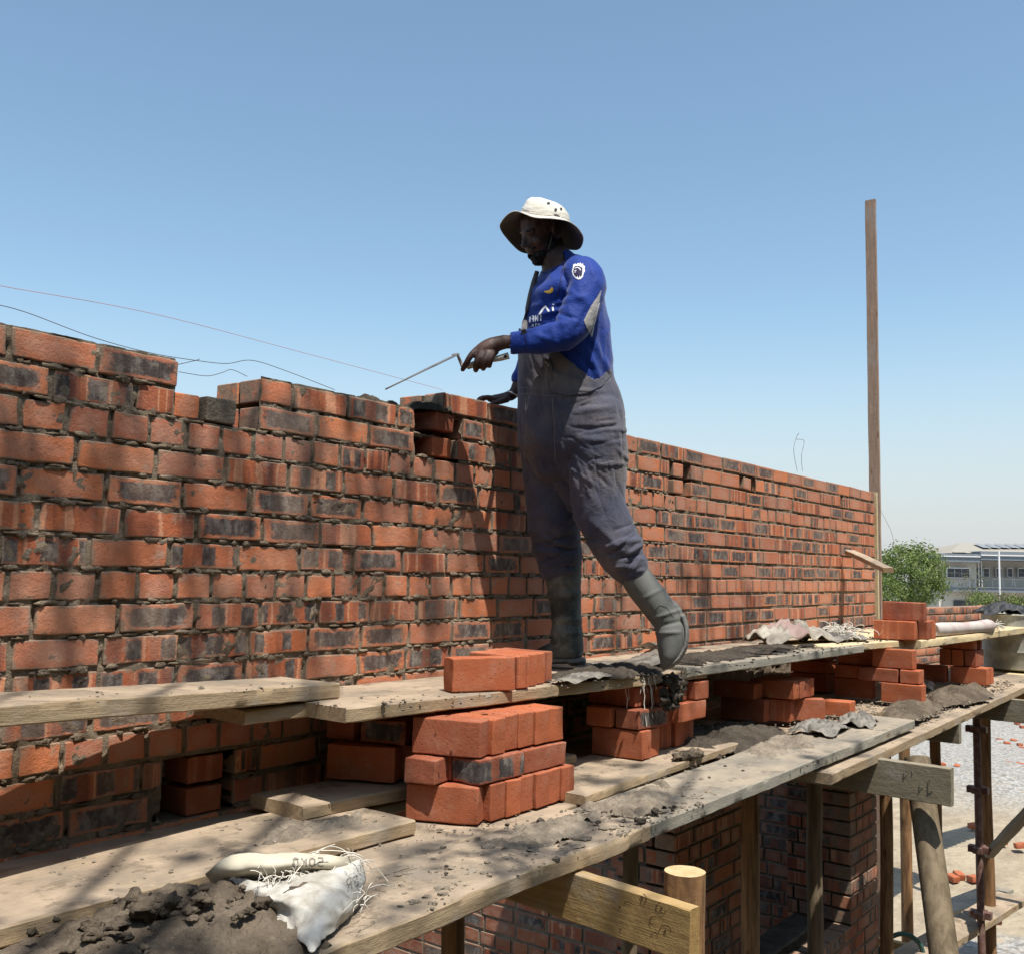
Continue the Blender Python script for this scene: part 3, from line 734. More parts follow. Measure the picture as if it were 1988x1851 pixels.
# far right on the upper deck
g = 'bricks piled at the far end of the upper deck'; zt = -.343
RB = Matrix.Rotation(0, 4, 'Z')
cx, cy = 5.92, -.70
put((cx, cy, zt+HB/2), .036, .112, HB/2-.001, .05, 'lower left brick of the pile above the rag at the wall end', g, uvswap=True)
put((cx+.076, cy+.01, zt+HB/2), .034, .11, HB/2-.001, .03, 'lower second brick of the pile at the wall end', g)
put((cx+.17, cy-.03, zt+HB/2), .036, .11, HB/2-.001, -.03, 'lower third brick of the pile at the wall end', g)
put((cx+.255, cy-.035, zt+HB/2), .034, .11, HB/2-.001, -.05, 'lower right brick of the pile next to the rolled sack', g)
put((cx+.06, cy-.035, zt+HB+HB/2), .036, .114, HB/2-.001, .05, 'single brick on top of the pile at the wall end', g, uvswap=True)

# ------------------------------------------------------------------ mortar, crumbs
heap('mortar_heap', 1.17, -.735, -.72, .43, .25, .046, 'muddry', 'big heap of brown mortar with clods on the lower deck at the front left', 'mortar', 3, .005, rot=.25, lump=.75, zf=lambda x: -.72 if x > 5 else -.72, ragged=.2)
heap('mortar_smear', 1.84, -.40, -.682, .17, .07, .016, 'rubble', 'dried mortar spilled on the plank left of the big brick stack', 'mortar', 4, .006, rot=0, lump=.9, ragged=.75)
heap('mortar_smear', 2.35, -.80, -.72, .20, .08, .012, 'rubble', 'crusty dried mortar along the front plank before the big stack', 'mortar', 5, .006, lump=.9, ragged=.75)
heap('mortar_smear', 2.85, -.80, -.72, .28, .10, .018, 'rubble', 'cracked grey mortar at the edge of the front plank, right of the big stack', 'mortar', 6, .006, lump=.9, ragged=.75)
heap('mortar_pile', 4.05, -.50, -.71, .42, .22, .055, 'mud', 'dark wet mortar between the second and the third brick stack', 'mortar', 7, .007, lump=.8, zf=zl)
heap('mortar_smear', 4.15, -.80, -.70, .48, .13, .022, 'rubble', 'grey crumbly mortar in front of the dark wet mortar', 'mortar', 8, .007, zf=zl, lump=.8)
heap('mortar_pile', 5.62, -.86, -.70, .26, .10, .035, 'muddry', 'mortar ridge at the foot of the tall sunlit stack', 'mortar', 9, .007, zf=zl)
heap('mortar_pile', 6.30, -.95, -.70, .44, .14, .05, 'muddry', 'mortar heap between the sunlit stack and the last stack', 'mortar', 10, .008, zf=zl, lump=.8)
heap('mortar_smear', 5.45, -.92, -.70, .35, .10, .03, 'muddry', 'mortar clod and smear on the deck edge before the single brick', 'mortar', 11, .007, zf=zl, lump=.9)
heap('mortar_pile', 3.30, -.42, -.376, .32, .13, .022, 'mud', 'black wet mortar bed around the worker boots', 'mortar', 12, .006, zf=zu, lump=.9)
heap('mortar_smear', 4.35, -.44, -.362, .65, .12, .010, 'mud', 'thin dark mortar scraps on the upper deck right of the boots', 'mortar', 13, .009, zf=lambda x: zu(x)+.008, ragged=.9, f=1.4)
cm = MB()
rg = random.Random(4)
for i in range(45):
    x = 1.17+rg.gauss(0, .17); y = -.735+rg.gauss(0, .10); s_ = rg.uniform(.005, .015) if i > 5 else rg.uniform(.018, .028)
    d_ = ((x-1.17)/.42)**2+((y+.735)/.25)**2
    if d_ > .8: continue
    blob(cm, (x, y, -.72+.052*(1-d_)**.6+s_*.25+.006), s_*1.3, s_*1.1, s_*.75, i*2.3, 0, 7, 1.0)
tag(cm.build('mortar_clods', M['muddry'], smooth=True), 'rough clods on the big mortar heap at the front left', 'clods', kind='stuff')
mbd = MB()
for i in range(16):
    t = i/15; x = 3.46+.05*math.sin(i*2.1)-.02*t; z = -.385-.11*t
    blob(mbd, (x+random.uniform(-.03, .03), -.60-.02*random.random(), z), random.uniform(.018, .036), random.uniform(.012, .02), random.uniform(.012, .024), i*1.7, 0, 7, 1.0)
tag(mbd.build('mortar_drip', M['mud'], smooth=True), 'lumpy mortar hanging off the plank edge onto the second stack', 'mortar')
mbd = MB()
for i in range(9): blob(mbd, (3.46+random.uniform(-.07, .07), -.66+random.uniform(-.02, .02), -.672), random.uniform(.02, .04), .02, .014, i*1.3+40, 0, 7, .9)
tag(mbd.build('mortar_lump', M['muddry'], smooth=True), 'small lump of mortar at the foot of the second stack', 'mortar')
cr = MB()
def crumbs(n, x0, x1, y0, y1, fz, s0=.003, s1=.009, mi=0):
    for i in range(n):
        x = random.uniform(x0, x1); y = random.uniform(y0, y1)
        c = noise.noise(V3((x*3, y*5, 2)))
        if c < -.05 and random.random() < .7: continue
        s = random.uniform(s0, s1)*(1 if random.random() < .9 else 2)
        blob(cr, (x, y, fz(x)+s*.4), s*random.uniform(.8, 1.6), s, s*.6, i, mi, 3, .9)
crumbs(700, 1.5, 3.9, -.98, -.68, lambda x: zl(x)-.001, .0018, .006)
crumbs(520, 3.6, 5.6, -1.02, -.55, lambda x: zl(x)+.004, .002, .007)
crumbs(420, 5.2, 7.4, -1.08, -.8, lambda x: zl(x)-.0)
crumbs(300, 2.8, 6.3, -.7, -.35, lambda x: zu(x)+.002, .003, .007, mi=1)
crumbs(160, 1.2, 2.1, -.5, -.2, lambda x: -.683, .0015, .005)
crumbs(1100, 1.6, 5.2, -.99, -.5, lambda x: zl(x)+.001, .001, .0035)
crumbs(500, 4.5, 7.5, -1.08, -.5, lambda x: zl(x)+.001, .002, .006)
crumbs(60, .9, 2.0, -.40, -.2, lambda x: -.294-.04*(x-1.03), .0015, .004)
crumbs(90, 1.9, 2.9, -.6, -.3, lambda x: -.378, .002, .006)
crumbs(50, 1.8, 5.0, -1.0, -.6, lambda x: zl(x)+.006, .004, .009, 1)
for i in range(150):
    x = random.choice([random.gauss(2.1, .35), random.gauss(2.9, .3), random.gauss(4.3, .5)]); y = random.uniform(-.96, -.74); sz = random.uniform(.006, .017)
    blob(cr, (x, y, zl(x)+.002), sz*random.uniform(.8, 1.7), sz, .0035, i*1.1, 0, 5, 1.1)
tag(cr.build('mortar_crumbs', [M['rubble'], M['mud']], smooth=False), 'scattered mortar crumbs and grit on the scaffold planks', 'crumbs', kind='stuff')

# ------------------------------------------------------------------ beams, posts
def pole(name, base, top, r0, r1, label, mat='pole', cat='post', group='round wooden scaffold posts', endcap=True, seed=0, n=18):
    base = V3(base); top = V3(top); mb = MB(); k = 26; vs = []; fs = []
    ax = (top-base); L = ax.length; ex = ax.normalized(); p1 = ex.cross(V3((0, 1, 0))).normalized(); p2 = ex.cross(p1)
    for i in range(k+1):
        t = i/k; c = base+ax*t+p1*(.012*noise.noise(V3((t*3, seed, 0))))+p2*(.012*noise.noise(V3((t*3, seed, 9))))
        r = r0+(r1-r0)*t
        for j in range(n):
            a = 2*math.pi*j/n; d = p1*math.cos(a)+p2*math.sin(a)
            rr = r*(1+.05*noise.noise(V3((d.x*2, d.y*2, t*L*1.2+seed)))+.02*noise.noise(V3((d.x*6, d.y*6, t*L*5+seed))))
            vs.append(c+d*rr)
    for i in range(k):
        for j in range(n):
            a = i*n+j; b = i*n+(j+1) % n; fs.append((a, b, b+n, a+n))
    mb.add(vs, fs, 0); o0 = len(mb.v)
    mb.add([top]+vs[k*n:], [(0, 1+j, 1+(j+1) % n) for j in range(n)], 1)
    o = mb.build(name, [M[mat], M['pole_end']], smooth=True, loc=base, auto=50)
    import math as _m
    bm = None
    return tag(o, label, cat, group)
def beam(A, B, w, h, label, mat='beam', name='wooden_beam', cat='beam', group='beams carrying the deck', drop=0.0):
    # board on edge from A to B (A,B top centre)
    A = V3(A); B = V3(B); ex = (B-A).normalized(); ey = UP.cross(ex).normalized()
    return plank(A-ey*w/2, B-ey*w/2, w, h, label, mat, name, cat, group, wave=.004, ends=.006, chamfer=.003, seed=A.x)
zt = -.768
b1 = beam((2.31, -.55, zt), (2.195, -1.335, zt-.004), .042, .122, 'stout yellow pine beam with knots poking out beside the round sawn post')
b2 = beam((4.52, .0, zt+.006), (4.42, -1.36, zt+.006), .045, .150, 'weathered beam with bent nails held by the leaning log post', 'beam_grey')
beam((6.95, -.0, zl(7)-.055), (6.85, -1.26, zl(7)-.055), .045, .14, 'shaded beam under the deck below the mortar heap', 'beam_grey')
beam((5.8, -.0, zl(6)-.055), (5.7, -1.09, zl(6)-.055), .045, .12, 'short dark beam end under the far part of the deck', 'beam_grey')
beam((8.3, .2, zl(8)-.055), (8.25, -1.5, zl(8)-.055), .045, .16, 'thick beam under the deck at the right edge of the view', 'beam')
bpy.context.view_layer.update(); b1v = None
# posts
pole('wooden_post', (2.285, -1.262, GZ), (2.285, -1.262, -.722), .053, .050, 'freshly sawn round post standing beside the yellow beam', seed=1)
P1 = onY(1780, 1470, -1.17); 
t1 = atD(1780, 1472, 4.36); b1_ = atD(1838, 1900, 3.9); d1 = (b1_-t1).normalized(); kk = (GZ-t1.z)/d1.z
pole('wooden_post', t1+d1*kk, t1, .068, .054, 'thick leaning log post with a dark top holding the weathered beam', 'pole_grey', seed=2)
def vpost(u, vt, D_, rpx, label, mat='pole', lean=0.0, bot=GZ, seed=0):
    t = atD(u, vt, D_); r = rpx*D_/FPX
    return pole('wooden_post', (t.x+lean, t.y, bot), t, r*1.05, r, label, mat, seed=seed)
vpost(880, 1765, 2.75, 23, 'short dark post below the front plank at the bottom left', 'pole', seed=3)
vpost(1226, 1600, 3.9, 15, 'thin post behind the yellow beam', 'pole_grey', seed=4)
vpost(1456, 1500, 4.35, 17, 'dark brown post left of the dwarf wall', 'pole', seed=5)
vpost(1580, 1490, 5.55, 14.5, 'pale post standing on the ledge of the dwarf wall', 'pole_grey', bot=-2.05, seed=6)
vpost(1717, 1440, 6.0, 12, 'slim post just right of the brick pier', 'pole', bot=GZ, seed=7)
vpost(1756, 1430, 9.2, 10.5, 'far thin yellow post standing on concrete blocks', 'pole', bot=-3.62, seed=8)
vpost(1814, 1405, 7.0, 10, 'short post behind the leaning log', 'pole', bot=GZ, seed=9)
vpost(1911, 1375, 7.6, 11, 'brown post behind the steel standard', 'pole', bot=GZ, seed=10)
# steel standard
st = empty('scaffold_standard', atD(1897, 1380, 7.3), 'rusty steel scaffold standard with welded collars at the right', 'steel standard')
t = atD(1895, 1378, 7.3); b = atD(1908, 1930, 6.9); mb = MB(); mb.tube([t, t.lerp(b, .5), b], .026, 14); mb.build('tube', M['rust'], st, smooth=True, auto=50)
for i, v in enumerate([1416, 1538, 1655, 1780]):
    q = t.lerp(b, (v-1378)/(1930-1378)); mb = MB(); mb.box(q.x-.03, q.x+.03, q.y-.07, q.y+.07, q.z-.022, q.z+.022); mb.box(q.x-.07, q.x+.07, q.y-.03, q.y+.03, q.z-.020, q.z+.020)
    mb.build('collar', M['rust'], st)
# concrete blocks under the far post
q = atD(1750, 1737, 9.25)
for i in range(2):
    mb = MB(); m = frame(V3((q.x-.02+.02*i, q.y+.22*i-.1, -3.62-.1)), X, Y)
    rbox(mb, m @ RZ(.3), .2, .1, .1, r=.008, n=(3, 2, 2), amp=.006)
    tag(mb.build('concrete_block', M['concrete'], smooth=True, loc=(q.x, q.y, GZ), auto=45), ['nearer grey block under the far thin post', 'further grey block under the far thin post'][i], 'concrete block', 'blocks under the far post')
# pole at the wall end
pt = onY(1690, 388, -.03); pb = onY(1699, 1180, -.03)
mb = MB(); w = .036
o = plank(V3((7.775, -.036, -.35)), V3((7.745, -.030, 3.36)), .07, .028, '', 'rust')
bpy.data.objects.remove(o)
def batten(A, B, w, t, label, mat, name='wooden_batten', cat='batten', group=None, axis=V3((1, 0, 0)), parent=None, nx=40):
    A = V3(A); B = V3(B); ex = (B-A).normalized(); a1 = (axis-ex*axis.dot(ex)).normalized(); a2 = ex.cross(a1)
    L = (B-A).length; vs = []; fs = []
    for i in range(nx+1):
        s = L*i/nx; j = noise.noise(V3((s*3+A.x, A.y, 0)))*.003
        for (p, q) in ((-1, -1), (1, -1), (1, 1), (-1, 1)):
            vs.append((s, p*w/2+j, q*t/2+j*.6))
    for i in range(nx):
        for k in range(4):
            a = i*4+k; b = i*4+(k+1) % 4; fs.append((a, b, b+4, a+4))
    fs += [(3, 2, 1, 0), tuple(nx*4+k for k in range(4))]
    mb = MB(); mb.add(vs, fs); o = mb.build(name, M[mat], parent)
    o.matrix_world = frame(A, ex, a1, a2)
    if label: tag(o, label, cat, group)
    return o
M['profile'] = mat_wood('profile_board_face', (.40, .27, .19), (.27, .18, .13), .1)
ptop = onY(1690, 389, .26)
pr = batten((ptop.x+.03, .26, GZ), (ptop.x, .26, ptop.z), .088, .032, 'tall timber profile board rising behind the end of the brick wall', 'profile', 'profile_board', 'profile board', nx=160, axis=V3((0, 1, 0)))
batten((7.87, .02, -.36), (7.86, .02, .66), .03, .05, 'pale vertical lath along the end of the brick wall', 'plank_pale', 'wooden_lath')
s0 = onY(1640, 1066, -.03); s1 = s0+V3((.62, -.36, -.09)); s1 = atD(1716, 1101, 6.45)
plank(s0, s1, .07, .032, 'short stub of plank sticking out from the wall near its end', 'plank', 'plank_offcut', 'plank', 'offcut at the wall end', side=1)

# ------------------------------------------------------------------ wires
def wire(pts, r, label, mat, name='wire', cat='wire', group=None, sub=8):
    P = [V3(p) for p in pts]; out = []
    for i in range(len(P)-1):
        p0 = P[max(i-1, 0)]; p1 = P[i]; p2 = P[i+1]; p3 = P[min(i+2, len(P)-1)]
        for k in range(sub):
            t = k/sub; out.append(.5*((2*p1)+(p2-p0)*t+(2*p0-5*p1+4*p2-p3)*t*t+(-p0+3*p1-3*p2+p3)*t**3))
    out.append(P[-1]); mb = MB(); mb.tube(out, r, 5)
    return tag(mb.build(name, M[mat], smooth=True), label, cat, group)
W = lambda u, v, y=.12: onY(u, v, y)
wire([W(-120, 530), W(0, 555), W(300, 610), W(600, 688), W(860, 757)], .0008, 'thin red builders line stretched above the wall at the left', 'line', 'builders_line', 'string')
wire([W(-60, 585), W(0, 593), W(60, 610), W(180, 655), W(290, 685), W(380, 700), W(440, 706), W(490, 700), W(560, 722), W(650, 757)], .0011, 'dark tie wire curling along the top of the stepped wall', 'wire', group='tie wires on the wall')
wire([W(345, 708), W(380, 700), W(388, 697)], .0011, 'short barb of wire beside the first step of the wall', 'wire', group='tie wires on the wall')
wire([W(347, 722), W(400, 730), W(430, 724), W(450, 718), W(480, 731)], .0010, 'lower loose wire bridging the gap in the stepped wall', 'wire', group='tie wires on the wall')
wire([W(1548, 915), W(1541, 875), W(1546, 850), W(1551, 841), W(1546, 852), W(1561, 856), W(1556, 885), W(1558, 915)], .0014, 'thin wire hoop standing on the wall top at the right', 'wire', group='tie wires on the wall')
wire([onY(1705, 980, -.05), onY(1715, 1000, -.1), onY(1730, 1030, -.1), onY(1735, 1052, -.1)], .0012, 'fine wire curling off the profile board', 'wire', group='tie wires on the wall')

# ------------------------------------------------------------------ sacks and rags
def cgrid(name, ctrl, mat, label=None, cat=None, parent=None, sub=8, amp=.004, solid=.0012, group=None, nf=30, rag=0):
    R = len(ctrl); C_ = len(ctrl[0])
    def cr4(p0, p1, p2, p3, t): return .5*((2*p1)+(p2-p0)*t+(2*p0-5*p1+4*p2-p3)*t*t+(-p0+3*p1-3*p2+p3)*t**3)
    def line(P, sub):
        out = []
        for i in range(len(P)-1):
            for k in range(sub): out.append(cr4(P[max(i-1, 0)], P[i], P[i+1], P[min(i+2, len(P)-1)], k/sub))
        out.append(P[-1]); return out
    rows = [line([V3(p) for p in r], sub) for r in ctrl]
    cols = [line([rows[i][j] for i in range(R)], sub) for j in range(len(rows[0]))]
    nx = len(cols); ny = len(cols[0]); vs = []; uvs = []
    for j in range(ny):
        for i in range(nx):
            p = cols[i][j]; nv = noise.noise_vector(p*nf)*amp+noise.noise_vector(p*nf*2.7)*amp*.5
            if rag and j == 0: nv = nv+V3((0, 0, rag*noise.noise(V3((i*1.9, 0, 7)))))
            vs.append(p+nv); uvs.append((i/(nx-1), j/(ny-1)))
    fs = [(j*nx+i, j*nx+i+1, (j+1)*nx+i+1, (j+1)*nx+i) for j in range(ny-1) for i in range(nx-1)]
    mb = MB(); mb.add(vs, fs, 0, uvs); o = mb.build(name, M[mat], parent, smooth=True)
    md = o.modifiers.new('solid', 'SOLIDIFY'); md.thickness = solid; md.offset = 0
    if label: tag(o, label, cat, group)
    return o
def Z_(u, v, z): return onZ(u, v, z)
def keep(o, par): o.parent = par; o.matrix_parent_inverse = par.matrix_world.inverted(); return o
bag = empty('cement_sack', onZ(560, 1760, -.719), 'open white woven sack with frayed mouth lying by the mortar heap', 'sack')
def rel(o):  # keep world position when parented to an empty
    return o
bi = cgrid('sack_back', [[Z_(398, 1695, -.668), Z_(425, 1672, -.640), Z_(463, 1656, -.625), Z_(520, 1655, -.620), Z_(585, 1655, -.620), Z_(650, 1660, -.622), Z_(700, 1668, -.645)],
                         [Z_(405, 1705, -.685), Z_(435, 1693, -.66), Z_(470, 1685, -.645), Z_(525, 1683, -.640), Z_(590, 1680, -.640), Z_(650, 1683, -.645), Z_(702, 1682, -.665)],
                         [Z_(420, 1722, -.705), Z_(445, 1715, -.695), Z_(480, 1712, -.69), Z_(530, 1712, -.69), Z_(592, 1708, -.69), Z_(650, 1705, -.69), Z_(704, 1700, -.69)]], 'sack_in', parent=bag, amp=.0025)
bf = cgrid('sack_front', [[Z_(430, 1712, -.685), Z_(470, 1704, -.672), Z_(510, 1712, -.672), Z_(560, 1703, -.662), Z_(610, 1692, -.655), Z_(655, 1680, -.650), Z_(700, 1669, -.645)],
                          [Z_(425, 1725, -.70), Z_(475, 1718, -.68), Z_(515, 1728, -.668), Z_(565, 1722, -.655), Z_(615, 1712, -.648), Z_(660, 1700, -.650), Z_(706, 1692, -.665)],
                          [Z_(440, 1745, -.71), Z_(490, 1740, -.69), Z_(530, 1748, -.67), Z_(575, 1750, -.66), Z_(622, 1742, -.655), Z_(665, 1730, -.66), Z_(708, 1722, -.685)],
                          [Z_(470, 1770, -.715), Z_(515, 1768, -.70), Z_(550, 1775, -.69), Z_(590, 1785, -.68), Z_(628, 1780, -.675), Z_(665, 1768, -.68), Z_(700, 1752, -.70)],
                          [Z_(520, 1800, -.719), Z_(555, 1810, -.71), Z_(580, 1825, -.705), Z_(605, 1845, -.70), Z_(630, 1822, -.705), Z_(655, 1800, -.71), Z_(684, 1776, -.717)]], 'sack', parent=bag, amp=.0075, rag=.014, nf=24)
for o in (bi, bf): o.location = -bag.location
fr = MB()
for i in range(130):
    t = random.random(); 
    if t < .75: a = Z_(500+200*t/.75, 1712-44*t/.75, -.655)
    else: a = Z_(random.uniform(695, 712), random.uniform(1662, 1760), -.66)
    d = V3((random.uniform(-1, 1), random.uniform(-1, .6), random.uniform(-.3, 1.1))).normalized(); L = random.uniform(.01, .045) if random.random() < .85 else random.uniform(.05, .10)
    pts = []; dd = d.copy(); p = a.copy()
    for k in range(6): pts.append(p.copy()); p += dd*(L/5); dd = (dd+V3((random.uniform(-.4, .4), random.uniform(-.4, .4), -.3))).normalized()
    fr.tube(pts, .0009, 4, 0, False)
for (a, b, c) in [((560, 1712), (600, 1650), (650, 1638)), ((640, 1700), (668, 1640), (705, 1668)), ((585, 1668), (600, 1640), (690, 1655)), ((588, 1690), (592, 1652), (620, 1655)), ((600, 1660), (650, 1625), (680, 1660))]:
    A_, B_, C_2 = Z_(*a, -.655), Z_(*b, -.615), Z_(*c, -.63)
    pts = [A_.lerp(B_, t).lerp(B_.lerp(C_2, t), t) for t in [i/10 for i in range(11)]]; fr.tube(pts, .0012, 4, 0, False)
fo = fr.build('frayed_threads', M['fib'], bag); fo.location = -bag.location

# glyph strokes (unit cell 1x1, polylines)
GL_ = {'I': [[(.5, 0), (.5, 1)]], 'i': [[(.5, 0), (.5, .68)], [(.5, .86), (.5, 1.0)]], 'N': [[(.1, 0), (.1, 1), (.9, 0), (.9, 1)]], 'F': [[(.15, 0), (.15, 1), (.9, 1)], [(.15, .52), (.75, .52)]],
       'T': [[(.5, 0), (.5, 1)], [(.05, 1), (.95, 1)]], 'E': [[(.9, 0), (.12, 0), (.12, 1), (.9, 1)], [(.12, .5), (.75, .5)]], 'A': [[(.02, 0), (.5, 1), (.98, 0)], [(.22, .35), (.78, .35)]],
       'V': [[(.02, 1), (.5, 0), (.98, 1)]], '5': [[(.9, 1), (.2, 1), (.15, .55), (.6, .62), (.9, .4), (.8, .08), (.4, 0), (.1, .12)]], '0': [[(.5, 0), (.15, .2), (.12, .8), (.5, 1), (.88, .8), (.88, .2), (.5, 0)]],
       'K': [[(.15, 0), (.15, 1)], [(.9, 1), (.15, .45)], [(.4, .6), (.92, 0)]], 'G': [[(.9, .8), (.6, 1), (.25, .9), (.1, .5), (.25, .1), (.6, 0), (.9, .15), (.9, .45), (.6, .45)]],
       'S': [[(.88, .85), (.5, 1), (.15, .8), (.3, .55), (.7, .45), (.88, .2), (.5, 0), (.1, .15)]], 'R': [[(.12, 0), (.12, 1), (.7, 1), (.9, .78), (.7, .52), (.12, .52)], [(.5, .52), (.92, 0)]],
       'L': [[(.15, 1), (.15, 0), (.85, 0)]], 'H': [[(.12, 0), (.12, 1)], [(.88, 0), (.88, 1)], [(.12, .5), (.88, .5)]]}
def bvh_of(objs):
    dg = bpy.context.evaluated_depsgraph_get(); vs = []; fs = []
    for o in objs:
        e = o.evaluated_get(dg); me = e.to_mesh(); mw = o.matrix_world; k = len(vs)
        vs += [mw @ v.co for v in me.vertices]; fs += [[i+k for i in p.vertices] for p in me.polygons]; e.to_mesh_clear()
    return BVHTree.FromPolygons(vs, fs)
def stroke_decal(bvh, polys, width, lift=.0012):
    """polylines given in photo pixels, laid on the surface hit; returns MB ribbon mesh"""
    mb = MB()
    for pl in polys:
        pts = []
        for i in range(len(pl)-1):
            n = max(2, int(math.hypot(pl[i+1][0]-pl[i][0], pl[i+1][1]-pl[i][1])/1.5))
            for k in range(n): pts.append((pl[i][0]+(pl[i+1][0]-pl[i][0])*k/n, pl[i][1]+(pl[i+1][1]-pl[i][1])*k/n))
        pts.append(pl[-1]); L = []; 
        for i, (u, v) in enumerate(pts):
            a = pts[max(i-1, 0)]; b = pts[min(i+1, len(pts)-1)]; tx, ty = b[0]-a[0], b[1]-a[1]; l = math.hypot(tx, ty) or 1
            nx_, ny_ = -ty/l, tx/l; row = []
            for s in (-.5, 0, .5):
                r = ray(u+nx_*s*width, v+ny_*s*width).normalized(); h = bvh.ray_cast(CAM, r)
                row.append(h[0]-r*lift if h[0] is not None else None)
            L.append(row)
        vs = []; fs = []; 
        for row in L:
            ok = all(q is not None for q in row); vs += [q if q is not None else V3((0, 0, -50)) for q in row]
        for i in range(len(L)-1):
            if all(q is not None for q in L[i]+L[i+1]):
                if (L[i][1]-L[i+1][1]).length > .05: continue
                for s in (0, 1):
                    a = i*3+s; fs.append((a, a+1, a+4, a+3))
        if fs: mb.add(vs, fs)
    return mb
def fill_decal(bvh, poly, step=1.2, lift=.0010, col=None):
    xs = [p[0] for p in poly]; ys = [p[1] for p in poly]; mb = MB()
    def inside(x, y):
        c = False; n = len(poly)
        for i in range(n):
            x1, y1 = poly[i]; x2, y2 = poly[(i+1) % n]
            if (y1 > y) != (y2 > y) and x < (x2-x1)*(y-y1)/(y2-y1)+x1: c = not c
        return c
    nx = int((max(xs)-min(xs))/step)+2; ny = int((max(ys)-min(ys))/step)+2; g = {}; vs = []; fs = []
    def vt(i, j):
        if (i, j) in g: return g[(i, j)]
        r = ray(min(xs)+i*step, min(ys)+j*step).normalized(); h = bvh.ray_cast(CAM, r)
        if h[0] is None: g[(i, j)] = None; return None
        vs.append(h[0]-r*lift); g[(i, j)] = len(vs)-1; return g[(i, j)]
    for j in range(ny):
        for i in range(nx):
            if inside(min(xs)+(i+.5)*step, min(ys)+(j+.5)*step):
                q = [vt(i, j), vt(i+1, j), vt(i+1, j+1), vt(i, j+1)]
                if None in q: continue
                if max((vs[q[0]]-vs[t]).length for t in q) > .03: continue
                fs.append(tuple(q))
    if fs: mb.add(vs, fs)
    return mb
def text_strokes(txt, u0, v0, w, h, dirx=(1, 0), diry=(0, -1), gap=.25, mirror=True):
    out = []; x = 0
    for ch in txt:
        if ch == ' ': x += w*.6; continue
        for pl in GL_[ch]:
            out.append([(u0+dirx[0]*(x+a*w)+diry[0]*b*h, v0+dirx[1]*(x+a*w)+diry[1]*b*h) for a, b in pl])
        x += w*(1+gap)
    return out
bpy.context.view_layer.update()
bt = bvh_of([bi, bf])
# mirrored lettering: laid right-to-left
tx = text_strokes('50KG', 629, 1681, 13, 17, (-1, .02), (0, -1))
to = stroke_decal(bt, tx, 3.0).build('printed_letters', M['ink'], bag); to.location = -bag.location
tx = text_strokes('SR', 698, 1716, 12, 22, (-.85, .5), (-.15, -1), .3)
to = stroke_decal(bt, tx, 2.2).build('printed_letters', M['ink'], bag); to.location = -bag.location

bb1 = bvh_of([b1]); bb2 = bvh_of([b2])
M['dent'] = simple('dark_dent', (.10, .055, .025), (.16, .09, .04), 40, .9)
for (u, v, r_, a0, a1) in [(1245, 1743, 10, -1.2, 1.2), (1238, 1746, 8, -1, 1.0), (1284, 1762, 11, .6, 4.6), (1270, 1787, 9, 2.2, 5.2), (1291, 1806, 11, 3.0, 6.6), (1270, 1817, 7, 3.4, 6.0), (1218, 1757, 8, 3.6, 5.8)]:
    mb = stroke_decal(bb1, [[(u+r_*math.cos(a0+(a1-a0)*k/10), v+r_*math.sin(a0+(a1-a0)*k/10)) for k in range(11)]], 1.6, .0012)
    if mb.v: keep(mb.build('hammer_dent', M['dent']), b1)
for (u, v, r_) in [(1284, 1762, 2.5), (1291, 1807, 3), (1205, 1803, 2), (1203, 1760, 2), (1246, 1742, 2.5)]:
    mb = fill_decal(bb1, [(u+r_*math.cos(k*.7), v+r_*1.2*math.sin(k*.7)) for k in range(9)], .6, .0014)
    if mb.v: keep(mb.build('knot', M['dent']), b1)
for (u, v, u2, v2) in [(1764, 1478, 1772, 1500), (1803, 1512, 1812, 1530), (1787, 1517, 1793, 1521), (1756, 1494, 1763, 1497)]:
    r0_, r1_ = ray(u, v).normalized(), ray(u2, v2).normalized(); h0 = bb2.ray_cast(CAM, r0_)[0]; h1 = bb2.ray_cast(CAM, r1_)[0]
    if h1 is None: continue
    a_ = h0 if h0 is not None else h1+UP*.05
    mb = MB(); mb.tube([a_-r0_*.003, (a_+h1)/2-r0_*.008, h1-r1_*.003], .0015, 6); keep(mb.build('bent_nail', M['wire'], smooth=True), b2)
def crumple(name, cx, cy, z, rx, ry, h, mat, label, cat, seed, rot=0, sub=34, folds=3.0, group=None):
    mb = MB(); vs = []; uvs = []; fs = []; n = sub
    ca, sa = math.cos(rot), math.sin(rot)
    for j in range(n+1):
        for i in range(n+1):
            a = i/n*2-1; b = j/n*2-1
            x = a*rx*(1+.18*noise.noise(V3((b*2, seed, 1)))); y = b*ry*(1+.2*noise.noise(V3((a*2, seed, 4))))
            q = V3((a*folds, b*folds, seed)); rid = 1-math.sqrt(noise.noise(q*.62)**2+.012)*2.0; rid2 = 1-math.sqrt(noise.noise(q*1.3+V3((3, 0, 0)))**2+.01)*2
            env = max(0, 1-(a*a+b*b)*.55)
            zz = z+.004+h*env*(max(0, rid)*.8+.28*max(0, rid2))
            vs.append((cx+x*ca-y*sa, cy+x*sa+y*ca, zz)); uvs.append((i/n, j/n))
    fs = [(j*(n+1)+i, j*(n+1)+i+1, (j+1)*(n+1)+i+1, (j+1)*(n+1)+i) for j in range(n) for i in range(n)]
    mb.add(vs, fs, 0, uvs); o = mb.build(name, M[mat], smooth=True)
    md = o.modifiers.new('solid', 'SOLIDIFY'); md.thickness = .002; md.offset = 1
    return tag(o, label, cat, group)
crumple('sack_rag', 5.20, -.36, -.352, .26, .13, .15, 'sack_rag', 'crumpled striped sack with red print on the upper deck by the wall', 'sack', 3, -.3)
crumple('sack_rag', 5.56, -.50, -.348, .20, .11, .06, 'sack_dirty', 'shredded pale sacking beside the brick pile', 'sack', 5, -.2)
fr = MB()
